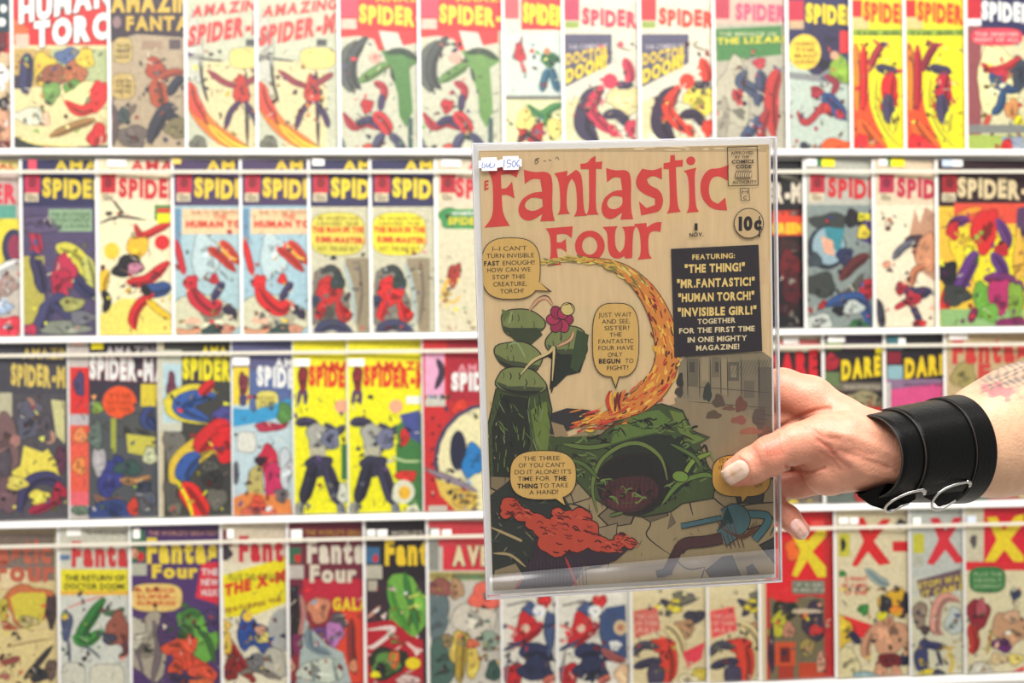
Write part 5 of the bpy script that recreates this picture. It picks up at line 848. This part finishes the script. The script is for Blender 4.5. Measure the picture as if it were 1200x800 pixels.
a.bub(834.5, 533, 902, 581, (196, 150, 70), tail=(868, 580, 868.5, 590, 876, 580), e=3)
tx('NOW!', 884, 571, 893, 5, INK, -1)
for i, (x0, x1) in enumerate(((843, 862), (842, 858))): tx('IT NO', x0, 542 + i * 8, x1, 4.5, INK, -1)
# approval stamp
def frame(P, x0, y0, x1, y1, col, wd=.9, dy=0):
    P.stroke([(x0, y0), (x1, y0 + dy)], wd, col, False); P.stroke([(x1, y0 + dy), (x1 + 1, y1 + dy)], wd, col, False); P.stroke([(x1 + 1, y1 + dy), (x0 + 1, y1)], wd, col, False); P.stroke([(x0 + 1, y1), (x0, y0)], wd, col, False)
frame(a, 852, 172.5, 887, 218, INK, .9, -1)
sec('stamp_lettering')
tx('APPROVED', 856, 181, 882.5, 3.2, INK, -.6, .02); tx('BY THE', 861, 185.6, 877, 2.6, INK, -.4, .02); tx('COMICS', 857, 191.6, 883, 3.8, INK, -.6, .04); tx('CODE', 862, 197.4, 880, 3.8, INK, -.4, .04); tx('AUTHORITY', 858, 215.2, 886, 3.2, INK, -.6, .03)
for i in range(7): a.ell(863 + i * 2.6, 204.5, 2, 4.4, (110, 96, 76), 12); a.ell(863.4 + i * 2.6, 204.5, 1.2, 3.2, TAN, 12)
frame(a, 867, 221, 877, 235, INK, .7); sec('stamp_lettering'); tx('M', 869, 227, 876, 3.6, INK, 0, -.01); tx('C', 870.5, 233.5, 874.5, 3.6, INK, 0, .02)
a.ell(877, 261.5, 17.6, 17.8, INK, 0, 40); a.ell(877, 261.5, 16.7, 16.9, (200, 172, 128), 0, 40); sec('price_lettering'); tx('10c', 865, 269.5, 892, 14.5, INK, -1, .06); tx('|', 888.6, 271.5, 890.2, 18, INK, 0, .01)
sec('date_lettering'); tx('1', 813.5, 270, 817, 8.5, INK, 0, -.005); tx('NOV.', 807.5, 277.5, 824, 4.4, INK, -1, .03)
link('cover_art', a.mesh('cover_art'), M['oldink'], held)
for nm, p_ in HB:
    if p_.V: link(nm, p_.mesh(nm), M['oldink'], held)
# --- the big red title, drawn letter by letter
RD = (206, 66, 62)
Z1 = lambda p: (540 + p[0] / 4, 150 + p[1] / 4); Z2 = lambda p: (730 + p[0] / 4, 150 + p[1] / 4)
def letter(nm, pts, hole=None, f=Z1):
    p = Print(hmap(YB), (.0044, .0053, HW - .0047, HH - .0046), 2.5e-6, -YB + nT * 2.5e-6)
    def soft(Q):
        for _ in range(2):
            o = []; n = len(Q)
            for i in range(n):
                a0, a1, a2 = Vector(Q[i - 1]), Vector(Q[i]), Vector(Q[(i + 1) % n]); u_, w_ = a1 - a0, a2 - a1
                if abs(u_.angle_signed(w_, 0)) < math.radians(62):
                    o += [tuple(a1 - u_ * .25), tuple(a1 + w_ * .25)]
                else: o.append(tuple(a1))
            Q = o
        return Q
    P = soft([f(q) for q in pts])
    if hole: hole = soft(hole)
    if hole:                                                        # bridge the hole into the outline
        Hh = [f(q) for q in hole]
        i, j = min(((i, j) for i in range(len(P)) for j in range(len(Hh))), key=lambda t: (P[t[0]][0] - Hh[t[1]][0]) ** 2 + (P[t[0]][1] - Hh[t[1]][1]) ** 2)
        P = P[:i + 1] + Hh[j:] + Hh[:j + 1] + P[i:]
    p.poly(P, RD); return p
def area2(P): return sum(P[i - 1][0] * P[i][1] - P[i][0] * P[i - 1][1] for i in range(len(P)))
A_ = [(295, 195), (300, 262), (335, 236), (372, 240), (382, 298), (335, 302), (285, 332), (265, 385), (285, 428), (330, 437), (382, 402), (372, 437), (441, 435), (427, 385), (432, 232), (404, 202), (345, 208)]
AH = [(306, 382), (298, 355), (322, 328), (350, 325), (382, 332), (384, 368), (345, 391)]
if area2(A_) * area2(AH) > 0: AH = AH[::-1]
sc2 = lambda p: (655 + (p[0] - 265) * .87, p[1] - 8)
def oval(cx, cy, rx, ry, s=1, n=28): return [(cx + rx * math.cos(s * 2 * math.pi * i / n), cy + ry * math.sin(s * 2 * math.pi * i / n)) for i in range(n)]
LET = [([(118, 188), (278, 180), (262, 232), (230, 214), (188, 220), (190, 283), (214, 284), (240, 250), (252, 330), (216, 310), (192, 314), (196, 402), (230, 458), (110, 467), (150, 415), (152, 330), (148, 234)], None, Z1), (A_, AH, Z1),
       ([(438, 212), (500, 200), (498, 226), (540, 195), (570, 216), (575, 385), (592, 410), (530, 414), (547, 385), (540, 262), (520, 236), (498, 272), (495, 378), (512, 401), (453, 406), (468, 380), (462, 247)], None, Z1),
       ([(608, 142), (632, 130), (632, 160), (663, 155), (660, 192), (634, 190), (632, 380), (646, 405), (588, 407), (602, 380), (600, 192), (562, 192), (560, 167), (592, 165)], None, Z1),
       ([sc2(p) for p in A_], [sc2(p) for p in AH], Z1),
       ([(60, 235), (90, 190), (140, 200), (182, 184), (183, 240), (140, 220), (112, 240), (122, 268), (175, 290), (192, 340), (175, 390), (130, 400), (85, 410), (75, 343), (110, 375), (150, 360), (150, 330), (90, 305), (62, 275)], None, Z2),
       ([(190, 165), (220, 160), (222, 128), (242, 125), (245, 152), (281, 148), (280, 179), (248, 182), (255, 365), (271, 392), (205, 400), (222, 370), (215, 192), (190, 192)], None, Z2),
       ([(285, 200), (345, 185), (335, 215), (340, 365), (356, 392), (298, 397), (312, 370), (308, 225)], None, Z2), (oval(318, 153, 21, 20), None, Z2),
       ([(365, 240), (400, 190), (450, 190), (496, 172), (490, 247), (450, 223), (415, 232), (400, 282), (410, 338), (445, 355), (480, 325), (488, 386), (420, 382), (375, 340), (361, 290)], None, Z2),
       ([(398, 470), (525, 460), (520, 516), (490, 493), (450, 498), (450, 535), (470, 537), (492, 518), (496, 582), (470, 562), (450, 565), (455, 610), (471, 640), (403, 646), (422, 610), (420, 502)], None, Z1),
       (oval(605, 552, 70, 72), oval(604, 551, 36, 42, -1), Z1),
       ([(665, 463), (735, 459), (722, 484), (724, 560), (745, 584), (768, 560), (770, 485), (755, 463), (824, 458), (806, 485), (804, 608), (772, 612), (766, 600), (735, 615), (700, 600), (688, 560), (688, 488)], None, Z1),
       ([(50, 450), (110, 444), (112, 465), (150, 440), (181, 440), (176, 486), (140, 480), (118, 500), (120, 590), (136, 610), (68, 617), (85, 590), (80, 480)], None, Z2)]
if True:
    for pts, hole, f in LET:
        link('title_letter', letter('', pts, hole, f).mesh('title_letter'), M['oldink'], held)
c.text('HE', 559.6, 225, 572.5, 10, RD, dy=-4, bold=.03)
link('small_lettering', c.mesh('small_lettering'), M['oldink'], held)
# --- two white price stickers and their pen marks (stuck on the film), pencil note on the paper
STK = [(561, 184.2, 585.6, 200.4), (586.2, 182.6, 611, 199.2)]
def rbox(x0, y0, x1, y1, col, yl, dep):
    mp = hmap(yl); A, B = mp(x0, y1), mp(x1, y0)
    me = boxme('price_sticker', A[0], B[0], yl - dep, yl, A[1], B[1])
    import bmesh
    bm = bmesh.new(); bm.from_mesh(me)
    es = [e for e in bm.edges if abs((e.verts[0].co - e.verts[1].co).y) > dep * .5]
    bmesh.ops.bevel(bm, geom=es, offset=.0018, segments=5, affect='EDGES'); bm.to_mesh(me); bm.free()
    return flatcol(me, col)
for k, (x0, y0, x1, y1) in enumerate(STK):
    s_ = link('price_sticker', rbox(x0, y0, x1, y1, (232, 232, 238), -.0002, .00025), M['sticker'], held)
    p = Print(hmap(-.0005), (0, 0, HW, HH), 4e-6, .0005)
    bl = (96, 116, 170)
    if k == 0:
        for q in ([(566, 190), (565, 196), (569, 195), (567, 192)], [(570, 191), (571, 196), (574, 192)], [(575, 190), (574, 196), (579, 195), (580, 191)]): p.stroke(q, 1.0, bl, False)
    else:
        for q in ([(591, 187), (590.6, 196)], [(599, 187.2), (595, 187.6), (594.5, 191), (598, 191.4), (597.6, 195), (594, 196)], [(602, 188), (600, 192), (602, 195.4), (604.6, 192), (602.4, 188)], [(609, 187), (606, 190), (606.6, 194.6), (609.6, 193)]): p.stroke(q, 1.1, bl, False)
    link('pen_mark', p.mesh('pen_mark'), M['sticker'], s_)
p = Print(hmap(YB), (0, 0, HW, HH), 4e-6, -YB + 2e-4)
for q in ([(631, 185), (627, 187), (631, 189), (628, 192), (627, 189), (632, 185)], [(637, 188), (640, 189)], [(643, 187), (646, 188)], [(651, 186), (653, 184), (655, 187)]): p.stroke(q, .8, (120, 104, 84), False)
link('pencil_note', p.mesh('pencil_note'), M['sticker'], held)

# ---------------------------------------------------------------- the person: forearm and hand as one continuous surface
P_edge = HI @ hit(914, 520, HM @ Vector((0, 0, 0)), HN)
DREF = -(CM.inverted() @ (HM @ P_edge)).z                            # distance of the comic's right edge from the camera
UN = DREF / FPX                                                      # one unit of the sculpting grid in metres
def W3(p):
    """sculpting grid (right, down, away; units of UN) -> world"""
    d = DREF + p[2] * UN
    return CM @ Vector(((p[0] - 600) / FPX * d, -(p[1] - 400) / FPX * d, -d))
def W3n(A):
    d = DREF + A[:, 2] * UN
    L = np.stack([(A[:, 0] - 600) / FPX * d, -(A[:, 1] - 400) / FPX * d, -d, np.ones(len(A))], 1)
    return L @ np.array(CM).T
BB0, BB1, ST = np.array([764., 396., -52.]), np.array([1400., 640., 400.]), 2.0
NN = ((BB1 - BB0) / ST).astype(int)
BIG = 60.0
def field(): return np.full(NN, BIG, np.float32)
def cone(F, a, b, k):
    """smooth-union a tapered capsule (x, y, z, r) into the field"""
    a = np.array(a, float); b = np.array(b, float); m = k + 8
    lo = np.minimum(a[:3] - a[3], b[:3] - b[3]) - m; hi = np.maximum(a[:3] + a[3], b[:3] + b[3]) + m
    i0 = np.clip(((lo - BB0) / ST).astype(int), 0, NN - 1); i1 = np.clip(((hi - BB0) / ST).astype(int) + 2, 1, NN)
    g = [(BB0[j] + ST * np.arange(i0[j], i1[j])).astype(np.float32) for j in range(3)]
    X, Y, Z = np.meshgrid(*g, indexing='ij', sparse=True)
    ab = b[:3] - a[:3]; L2 = float(ab @ ab) + 1e-9
    t = np.clip(((X - a[0]) * ab[0] + (Y - a[1]) * ab[1] + (Z - a[2]) * ab[2]) / L2, 0, 1)
    d = np.sqrt((X - a[0] - t * ab[0]) ** 2 + (Y - a[1] - t * ab[1]) ** 2 + (Z - a[2] - t * ab[2]) ** 2) - (a[3] + (b[3] - a[3]) * t)
    S = tuple(slice(i0[j], i1[j]) for j in range(3)); f = F[S]
    h = np.clip(.5 + .5 * (f - d) / k, 0, 1); F[S] = f + (d - f) * h - k * h * (1 - h)
def chain(F, pts, k):
    for p, q in zip(pts, pts[1:]): cone(F, p, q, k)
def union(F, G, k):
    h = np.clip(.5 + .5 * (F - G) / k, 0, 1); return F + (G - F) * h - k * h * (1 - h)
palm = field()
chain(palm, [(1052, 534, 20, 42), (1004, 532, 10, 40), (972, 548, 8, 33)], 14)      # heel and ball of the thumb
chain(palm, [(1040, 520, 24, 36), (996, 504, 22, 30), (984, 490, 26, 24)], 14)      # side of the hand up to the index knuckle
chain(palm, [(1040, 538, 40, 34), (985, 535, 46, 28), (958, 548, 44, 24)], 12)      # palm behind
chain(palm, [(1056, 533, 22, 43), (1092, 528, 50, 47), (1130, 525, 84, 54), (1165, 514, 113, 67), (1200, 502, 143, 74), (1280, 482, 210, 82), (1350, 464, 268, 86)], 14)
thumb = field()
chain(thumb, [(1000, 528, 2, 36), (966, 514, -10, 29), (930, 520, -20, 23.5), (903, 534, -24, 22.5), (880, 546, -22, 21), (863, 553, -18, 17.5)], 7)
cone(thumb, (902, 531, -27, 20), (912, 528, -27, 19), 5)                             # knuckle
cone(thumb, (990, 515, -10, 28), (1015, 520, 4, 30), 12)
index = field()
chain(index, [(986, 492, 26, 26), (950, 468, 34, 27), (916, 458, 37, 26), (858, 468, 22, 19), (812, 484, 15, 16.5), (786, 497, 11, 14.5)], 7)
middle = field()
chain(middle, [(986, 512, 42, 25), (914, 488, 46, 23), (858, 504, 24, 18.5), (812, 520, 19, 16.5), (790, 531, 15, 14.5)], 6)
ring = field()
chain(ring, [(980, 535, 50, 24), (912, 524, 50, 21), (866, 543, 28, 17.5), (828, 556, 22, 16), (810, 563, 18, 14)], 6)
little = field()
chain(little, [(972, 560, 46, 18), (936, 566, 50, 17), (904, 572, 42, 15.5), (906, 594, 30, 14.5), (924, 606, 24, 14)], 6)
cone(little, (924, 606, 24, 14), (938, 621, 19, 11.5), 4)
G = union(index, middle, 3.5); G = union(G, ring, 3); G = union(G, little, 3)
B = union(palm, G, 9)
VOL = union(B, thumb, 6)
del palm, thumb, index, middle, ring, little, G, B

def surface_nets(v):
    s = v < 0; nx, ny, nz = v.shape
    idx = -np.ones((nx - 1, ny - 1, nz - 1), np.int32)
    corner = [s[i:nx - 1 + i, j:ny - 1 + j, k:nz - 1 + k] for i in (0, 1) for j in (0, 1) for k in (0, 1)]
    cnt = sum(c_.astype(np.int8) for c_ in corner); act = (cnt > 0) & (cnt < 8)
    C_ = np.argwhere(act); idx[act] = np.arange(len(C_))
    acc = np.zeros((len(C_), 3)); n = np.zeros(len(C_))
    for ax in range(3):
        o = [(i, j) for i in (0, 1) for j in (0, 1)]
        for (p, q) in o:
            e = [0, 0, 0]; oth = [a_ for a_ in range(3) if a_ != ax]; e[oth[0]] = p; e[oth[1]] = q
            A0 = C_ + e; e2 = list(e); e2[ax] = 1; A1 = C_ + e2
            v0 = v[tuple(A0.T)]; v1 = v[tuple(A1.T)]; m = (v0 < 0) != (v1 < 0)
            t = v0[m] / (v0[m] - v1[m]); pt = np.array(e, float)[None].repeat(m.sum(), 0); pt[:, ax] = t
            acc[m] += pt; n[m] += 1
    V = (C_ + acc / n[:, None])
    Fs = []
    for ax in range(3):
        sl0 = [slice(None)] * 3; sl1 = [slice(None)] * 3; sl0[ax] = slice(0, -1); sl1[ax] = slice(1, None)
        m = s[tuple(sl0)] != s[tuple(sl1)]; E = np.argwhere(m); oth = [(ax + 1) % 3, (ax + 2) % 3]
        ok = (E[:, oth[0]] > 0) & (E[:, oth[1]] > 0) & (E[:, oth[0]] < v.shape[oth[0]] - 1) & (E[:, oth[1]] < v.shape[oth[1]] - 1)
        E = E[ok]; flip = s[tuple(E.T)]
        q = []
        for (p, r) in ((0, 0), (1, 0), (1, 1), (0, 1)):
            T = E.copy(); T[:, oth[0]] -= p; T[:, oth[1]] -= r; q.append(idx[tuple(T.T)])
        q = np.stack(q, 1); q[~flip] = q[~flip][:, ::-1]; Fs.append(q)
    return V, np.concatenate(Fs)
V, F = surface_nets(VOL); V = BB0 + V * ST
# relax
Ed = np.unique(np.sort(np.concatenate([F[:, [0, 1]], F[:, [1, 2]], F[:, [2, 3]], F[:, [3, 0]]]), 1), axis=0)
def relax(A, w):
    S = np.zeros_like(A); n = np.zeros(len(A))
    np.add.at(S, Ed[:, 0], A[Ed[:, 1]]); np.add.at(S, Ed[:, 1], A[Ed[:, 0]]); np.add.at(n, Ed[:, 0], 1); np.add.at(n, Ed[:, 1], 1)
    return A + w * (S / n[:, None] - A)
for _ in range(2): V = relax(V, .5); V = relax(V, -.52)
V = relax(V, .4)
def vnorm(V):
    q = V[F]; fn = np.cross(q[:, 2] - q[:, 0], q[:, 3] - q[:, 1]); N_ = np.zeros_like(V)
    for j in range(4): np.add.at(N_, F[:, j], fn)
    return N_ / (np.linalg.norm(N_, axis=1)[:, None] + 1e-9)
Nn = vnorm(V)
ctr = V.mean(0)
if (Nn * (V - ctr)).sum() < 0: Nn = -Nn; F = F[:, ::-1]
# creases, tendons and skin folds, pushed along the normal on the side that faces the room
def dpl(V, pts):
    P = np.array(pts, float); best = np.full(len(V), 1e9)
    for a_, b_ in zip(P, P[1:]):
        ab = b_ - a_; t = np.clip(((V[:, :2] - a_) @ ab) / (ab @ ab), 0, 1)
        best = np.minimum(best, np.linalg.norm(V[:, :2] - a_ - t[:, None] * ab, axis=1))
    return best
front = (Nn[:, 2] < .25).astype(float)
disp = np.zeros(len(V)); red = np.zeros(len(V)); dark = np.zeros(len(V))
def fold(pts, wd, h, r=0.0, zmax=60):
    global disp, red
    k = np.exp(-(dpl(V, pts) / wd) ** 2) * front * (V[:, 2] < zmax); disp += h * k; red += r * k * .7
fold([(922, 546), (934, 552), (950, 553), (966, 548)], 2.2, -2.6, .5)
fold([(926, 552), (944, 560), (962, 556)], 2.0, -.8, .2)
fold([(914, 500), (936, 488), (958, 480), (972, 478)], 2.2, -2.2, .5)
fold([(958, 516), (972, 524), (982, 538), (996, 548)], 2.2, -1.1, .35)
fold([(962, 530), (976, 538), (984, 550)], 2.0, -.8, .25)
fold([(945, 500), (966, 512), (984, 514)], 2.6, -.9, .3); fold([(950, 508), (966, 520), (976, 532)], 2.0, -.7, .3)
fold([(975, 506), (1000, 512), (1030, 524), (1062, 540)], 6, 2.0)            # tendon to the thumb
fold([(985, 528), (1008, 536), (1040, 548)], 4, -1.4, .1)
fold([(996, 540), (1016, 556), (1050, 560)], 6, 1.6); fold([(992, 488), (1016, 500), (1040, 510)], 5, 1.6)
fold([(1000, 526), (1024, 534)], 3, -.8, .15)
for i in range(5): fold([(893 + i * 4.4, 514 - i * 1.4), (898 + i * 4.2, 524), (899 + i * 4.4, 536 - i)], 1.5, -.75, .28)
for i in range(3): fold([(877 + i * 3, 527 - i * 2), (884 + i * 3, 536), (887 + i * 3, 550 - i * 2)], 1.5, -.4, .25)
fold([(868, 534), (876, 540), (881, 552), (880, 562)], 2.0, .9, .3)         # skin round the nail
rn = np.random.RandomState(3)
for i in range(26):
    x, y = rn.uniform(945, 1040), rn.uniform(500, 570); fold([(x, y), (x + rn.uniform(5, 16), y + rn.uniform(-3, 9))], rn.uniform(1.3, 2.4), rn.uniform(-.45, .25), .08)
V = V + Nn * disp[:, None]
# nail bed flattened
nb = np.exp(-(((V[:, 0] - 861) / 15) ** 2 + ((V[:, 1] - 553) / 15) ** 2) ** 2) * (V[:, 2] < -20)
V[:, 2] += nb * 1.5
me = bpy.data.meshes.new('person')
WV = W3n(V); me.from_pydata([tuple(p) for p in WV[:, :3]], [], [tuple(f) for f in F.tolist()]); me.update()
for p_ in me.polygons: p_.use_smooth = True
base_c = np.array(lin((216, 153, 126))); redc = np.array(lin((188, 84, 66))); pale = np.array(lin((214, 174, 138)))
def blob(cx, cy, rx, ry, z1=999): return np.exp(-(((V[:, 0] - cx) / rx) ** 2 + ((V[:, 1] - cy) / ry) ** 2)) * (V[:, 2] < z1)
rr = np.clip(red + .45 * blob(905, 528, 22, 18, 10) + .30 * blob(970, 530, 34, 20, 10) + .35 * blob(868, 566, 20, 10, 10) + .35 * blob(928, 560, 20, 14) + .4 * blob(930, 600, 24, 22) + .25 * blob(930, 470, 30, 24), 0, .85)
pp = np.clip((V[:, 0] - 1080) / 90, 0, 1) * .75
Cc = base_c[None] * (1 - rr[:, None]) + redc[None] * rr[:, None]; Cc = Cc * (1 - pp[:, None]) + pale[None] * pp[:, None]
# tattoo on the upper side of the forearm: rose patch and grey strokes
def tat(Cc, m, col): m = np.clip(m, 0, 1)[:, None]; return Cc * (1 - m) + np.array(lin(col))[None] * m
u, v_ = V[:, 0], V[:, 1]
wob = 3 * np.sin(u * .35) + 2.2 * np.sin(v_ * .7 + u * .13)
tm = 1 / (1 + np.exp((((u - 1172 + wob) / 20) ** 2 + ((v_ - 458 + wob - (u - 1172) * .1) / 7.5) ** 2 - 1) * 5))
side = (u > 1120) & (V[:, 2] < 260)
Cc = tat(Cc, .72 * tm * side, (206, 70, 96))
up = 1 / (1 + np.exp((v_ - (455 - (u - 1190) * .22)) * .5)) * 1 / (1 + np.exp(-(u - 1146) * .25))
st = np.clip(.5 + .35 * np.sin(u * .34 + v_ * .9 + 1.7 * np.sin(u * .17 + v_ * .3)) + .35 * np.sin(u * .61 - v_ * .42 + 2 * np.sin(v_ * .33)), 0, 1)
Cc = tat(Cc, (0.8 * up * (.4 + .65 * st)) * side, (70, 84, 84))
up2 = np.exp(-(((u - 1205) / 22) ** 2 + ((v_ - 462) / 9) ** 2)); Cc = tat(Cc, .5 * up2 * (.4 + .6 * st) * side, (110, 120, 92))
at = me.color_attributes.new('Col', 'FLOAT_COLOR', 'POINT')
at.data.foreach_set('color', np.concatenate([Cc, np.ones((len(V), 1))], 1).astype(np.float32).ravel())
M['skin'] = mat('skin', attr=True, rough=.42, noise=.17, nscale=130, bump=.42, bscale=600, sss=.12, spec=.45)
person = link('person', me, M['skin'], None)
person['label'] = 'pale hand and tattooed forearm reaching in from the right, thumb pressed on the held comic'
person['category'] = 'person'
# nails: thin curved plates laid on the finger surface
from mathutils.bvhtree import BVHTree
bvh = BVHTree.FromPolygons([tuple(p) for p in WV[:, :3].tolist()], F.tolist())
def nail(name, c0, c1, hw0, hw1, lift, col, label=None):
    """c0 = middle of the root, c1 = middle of the free edge (pixels), half widths"""
    nu, nv = 16, 14; Vn = []
    ax = Vector(c1) - Vector(c0); L = ax.length; ax.normalize(); sd = Vector((-ax.y, ax.x))
    for j in range(nv + 1):
        t = j / nv; hw = hw0 + (hw1 - hw0) * t
        hw *= min(1, (1 - abs(2 * t - 1) ** 4) * .35 + .68)
        for i in range(nu + 1):
            s_ = 2 * i / nu - 1
            tt = t + (.10 if t > .5 else -.08) * (1 - s_ * s_) * abs(2 * t - 1)
            q = Vector(c0) + ax * (L * tt) + sd * (hw * s_)
            d = ray(q.x, q.y); hp = bvh.ray_cast(CAM, d.normalized())
            if hp[0] is None: hp = (Vn[-1] if Vn else CAM + d,)
            edge = min(1, (1 - abs(s_)) * 4) * min(1, min(t, 1 - t) * 6 + (.5 if t > .5 else 0))
            Vn.append(Vector(hp[0]) - d.normalized() * (lift * (.25 + .75 * edge)))
    Fn = [(j * (nu + 1) + i, j * (nu + 1) + i + 1, (j + 1) * (nu + 1) + i + 1, (j + 1) * (nu + 1) + i) for j in range(nv) for i in range(nu)]
    m_ = pydata(name, Vn, Fn); at = m_.color_attributes.new('Col', 'FLOAT_COLOR', 'POINT'); buf = []
    for j in range(nv + 1):
        for i in range(nu + 1):
            s_ = 2 * i / nu - 1; t = j / nv; c_ = np.array(lin(col))
            if t > .86: c_ = c_ * .2 + np.array(lin((236, 226, 204))) * .8
            k = .55 * math.exp(-((t - .55) / .10) ** 2) * math.exp(-((s_ - .1) / .7) ** 2) + .35 * math.exp(-((s_ + .05) / .13) ** 2) * (t > .15)
            k = min(k * 1.1, .9); c_ = c_ * (1 - k) + np.array(lin((170, 128, 84))) * k
            buf += [*c_, 1]
    at.data.foreach_set('color', np.array(buf, np.float32)); o = link(name, m_, M['nail'], person, True)
    return o
n1 = nail('thumb_nail', (874, 546), (847, 562), 11.5, 10.5, .0011, (226, 196, 176)); n1['label'] = 'pale worn thumbnail with a brownish mark'
nail('finger_nail', (930, 611), (944, 628), 8.0, 6.5, .0008, (226, 180, 170))

# ---------------------------------------------------------------- black leather cuff round the wrist
def ring_at(t):
    """centre, half axes and direction of the cuff at t in 0..1"""
    c0, c1 = Vector((1020, 535.5, -6)), Vector((1126, 526, 82)); c_ = c0.lerp(c1, t)
    ry = 47 + (56.5 - 47) * t + 1.2 * math.sin(math.pi * t); rd = 57 + (61.5 - 57) * t
    ax = (c1 - c0).normalized(); n2 = Vector((0, 1, 0)); n1 = ax.cross(n2).normalized()
    if n1.z > 0: n1 = -n1
    n2 = ax.cross(n1).normalized()
    if n2.y < 0: n2 = -n2
    return c_, n1, n2, rd, ry
def band3(name, t0, t1, off, th, mat_, parent, a0=0, a1=360, skew=0.0, seg=72, nt=16, wav=0):
    Vb, Fb = [], []; full = abs(a1 - a0) >= 359.9
    prof = [(0, 0), (0, th * .5), (.012, th)] + [(i / nt, th) for i in range(1, nt)] + [(.988, th), (1, th * .5), (1, 0)] + [(1 - i / 6, 0) for i in range(1, 6)]
    na = seg if full else seg + 1
    for i in range(na):
        a_ = math.radians(a0 + (a1 - a0) * i / seg)
        for (u_, h) in prof:
            t = t0 + (t1 - t0) * u_ + skew * math.sin(a_)
            c_, n1_, n2_, rd, ry = ring_at(t)
            rr_ = off + h + wav * math.sin(a_ * 3 + t * 5)
            p = c_ + n1_ * ((rd + rr_) * math.cos(a_)) + n2_ * ((ry + rr_) * math.sin(a_)); Vb.append(W3(p))
    m = len(prof)
    for i in range(seg if full else seg):
        i2 = (i + 1) % na
        for j in range(m): Fb.append((i * m + j, i * m + (j + 1) % m, i2 * m + (j + 1) % m, i2 * m + j))
    if not full: Fb.append(tuple(range(m))[::-1]); Fb.append(tuple((na - 1) * m + j for j in range(m)))
    me_ = pydata(name, Vb, Fb)
    import bmesh
    bm = bmesh.new(); bm.from_mesh(me_); bmesh.ops.recalc_face_normals(bm, faces=bm.faces); bm.to_mesh(me_); bm.free()
    return link(name, me_, mat_, parent, True)
cuff = band3('leather_cuff', 0.0, 1.0, 0, 2.6, M['leather'], None)
cuff.parent = person; cuff.name = 'leather_cuff'; cuff['label'] = 'wide black leather cuff with two wire loops'
band3('strap', .24, .985, 2.6, 2.6, M['leather'], cuff)
band3('strap', .78, .99, 5.2, 2.4, M['leather'], cuff)
band3('edge_line', .236, .246, 2.4, 2.4, M['leather_edge'], cuff); band3('edge_line', .774, .784, 5.0, 2.2, M['leather_edge'], cuff)
band3('edge_line', -.004, .008, .4, 1.8, M['leather_edge'], cuff)
# hanging straps and wire loops under the cuff
def tube(name, pts, r, mat_, parent, closed=False, n=10):
    P = [Vector(p) for p in pts]; Q = []
    m = len(P); rng = m if closed else m - 1
    for i in range(rng):
        g = lambda k: P[k % m] if closed else P[min(max(k, 0), m - 1)]
        p0, p1, p2, p3 = g(i - 1), g(i), g(i + 1), g(i + 2)
        for k in range(6):
            t = k / 6; Q.append(.5 * ((2 * p1) + (p2 - p0) * t + (2 * p0 - 5 * p1 + 4 * p2 - p3) * t * t + (3 * p1 - p0 - 3 * p2 + p3) * t ** 3))
    if not closed: Q.append(P[-1])
    Vt, Ft = [], []; K = len(Q); up = Vector((0, 0, 1))
    for i, q in enumerate(Q):
        d = (Q[(i + 1) % K] - Q[i - 1]) if closed else (Q[min(i + 1, K - 1)] - Q[max(i - 1, 0)])
        d.normalize(); x = d.cross(up if abs(d.z) < .9 else Vector((1, 0, 0))).normalized(); y = d.cross(x)
        for k in range(n):
            a_ = 2 * math.pi * k / n; Vt.append(W3(q + x * (r * math.cos(a_)) + y * (r * math.sin(a_))))
    for i in range(K if closed else K - 1):
        for k in range(n): Ft.append((i * n + k, i * n + (k + 1) % n, ((i + 1) % K) * n + (k + 1) % n, ((i + 1) % K) * n + k))
    if not closed: Ft.append(tuple(range(n))[::-1]); Ft.append(tuple((K - 1) * n + k for k in range(n)))
    return link(name, pydata(name, Vt, Ft), mat_, parent, True)
def slab(name, pts, th, parent, m_):
    """leather tab: outline points (x, y, z) with thickness away from the room"""
    n = len(pts); Vs = [W3(p) for p in pts] + [W3((p[0], p[1], p[2] + th)) for p in pts]
    Fs = [tuple(range(n)), tuple(range(2 * n - 1, n - 1, -1))] + [(i, i + n, (i + 1) % n + n, (i + 1) % n) for i in range(n)]
    me_ = pydata(name, Vs, Fs)
    import bmesh
    bm = bmesh.new(); bm.from_mesh(me_); bmesh.ops.recalc_face_normals(bm, faces=bm.faces)
    bmesh.ops.bevel(bm, geom=bm.edges[:], offset=.0005, segments=2, affect='EDGES'); bm.to_mesh(me_); bm.free()
    return link(name, me_, m_, parent)
slab('hanging_strap', [(1004, 580, -12), (1040, 566, -22), (1070, 572, -14), (1074, 584, -8), (1062, 592, -6), (1040, 598, -8), (1020, 592, -10)], 22, cuff, M['leather'])
slab('hanging_strap', [(1066, 574, -6), (1100, 574, 10), (1130, 572, 30), (1128, 580, 34), (1118, 588, 30), (1100, 594, 22), (1094, 588, 14)], 20, cuff, M['leather'])
tube('wire_loop', [(1083, 573, -18), (1066, 577, -26), (1050, 584, -27), (1039, 592, -24), (1038, 598, -20), (1045, 599, -16), (1056, 593, -14), (1064, 590, -8)], 1.7, M['chrome'], cuff)
tube('wire_loop', [(1137, 564, 18), (1118, 568, 2), (1102, 576, -4), (1093, 587, -2), (1093, 595, 2), (1101, 597, 6), (1112, 591, 12), (1119, 586, 20)], 1.7, M['chrome'], cuff)
tube('wire_tip', [(1080, 574, -19), (1084, 575.5, -14), (1083, 578, -8)], 2.3, M['chrome'], cuff); tube('wire_tip', [(1133, 564, 14), (1137, 566, 20), (1136, 569, 26)], 2.3, M['chrome'], cuff)
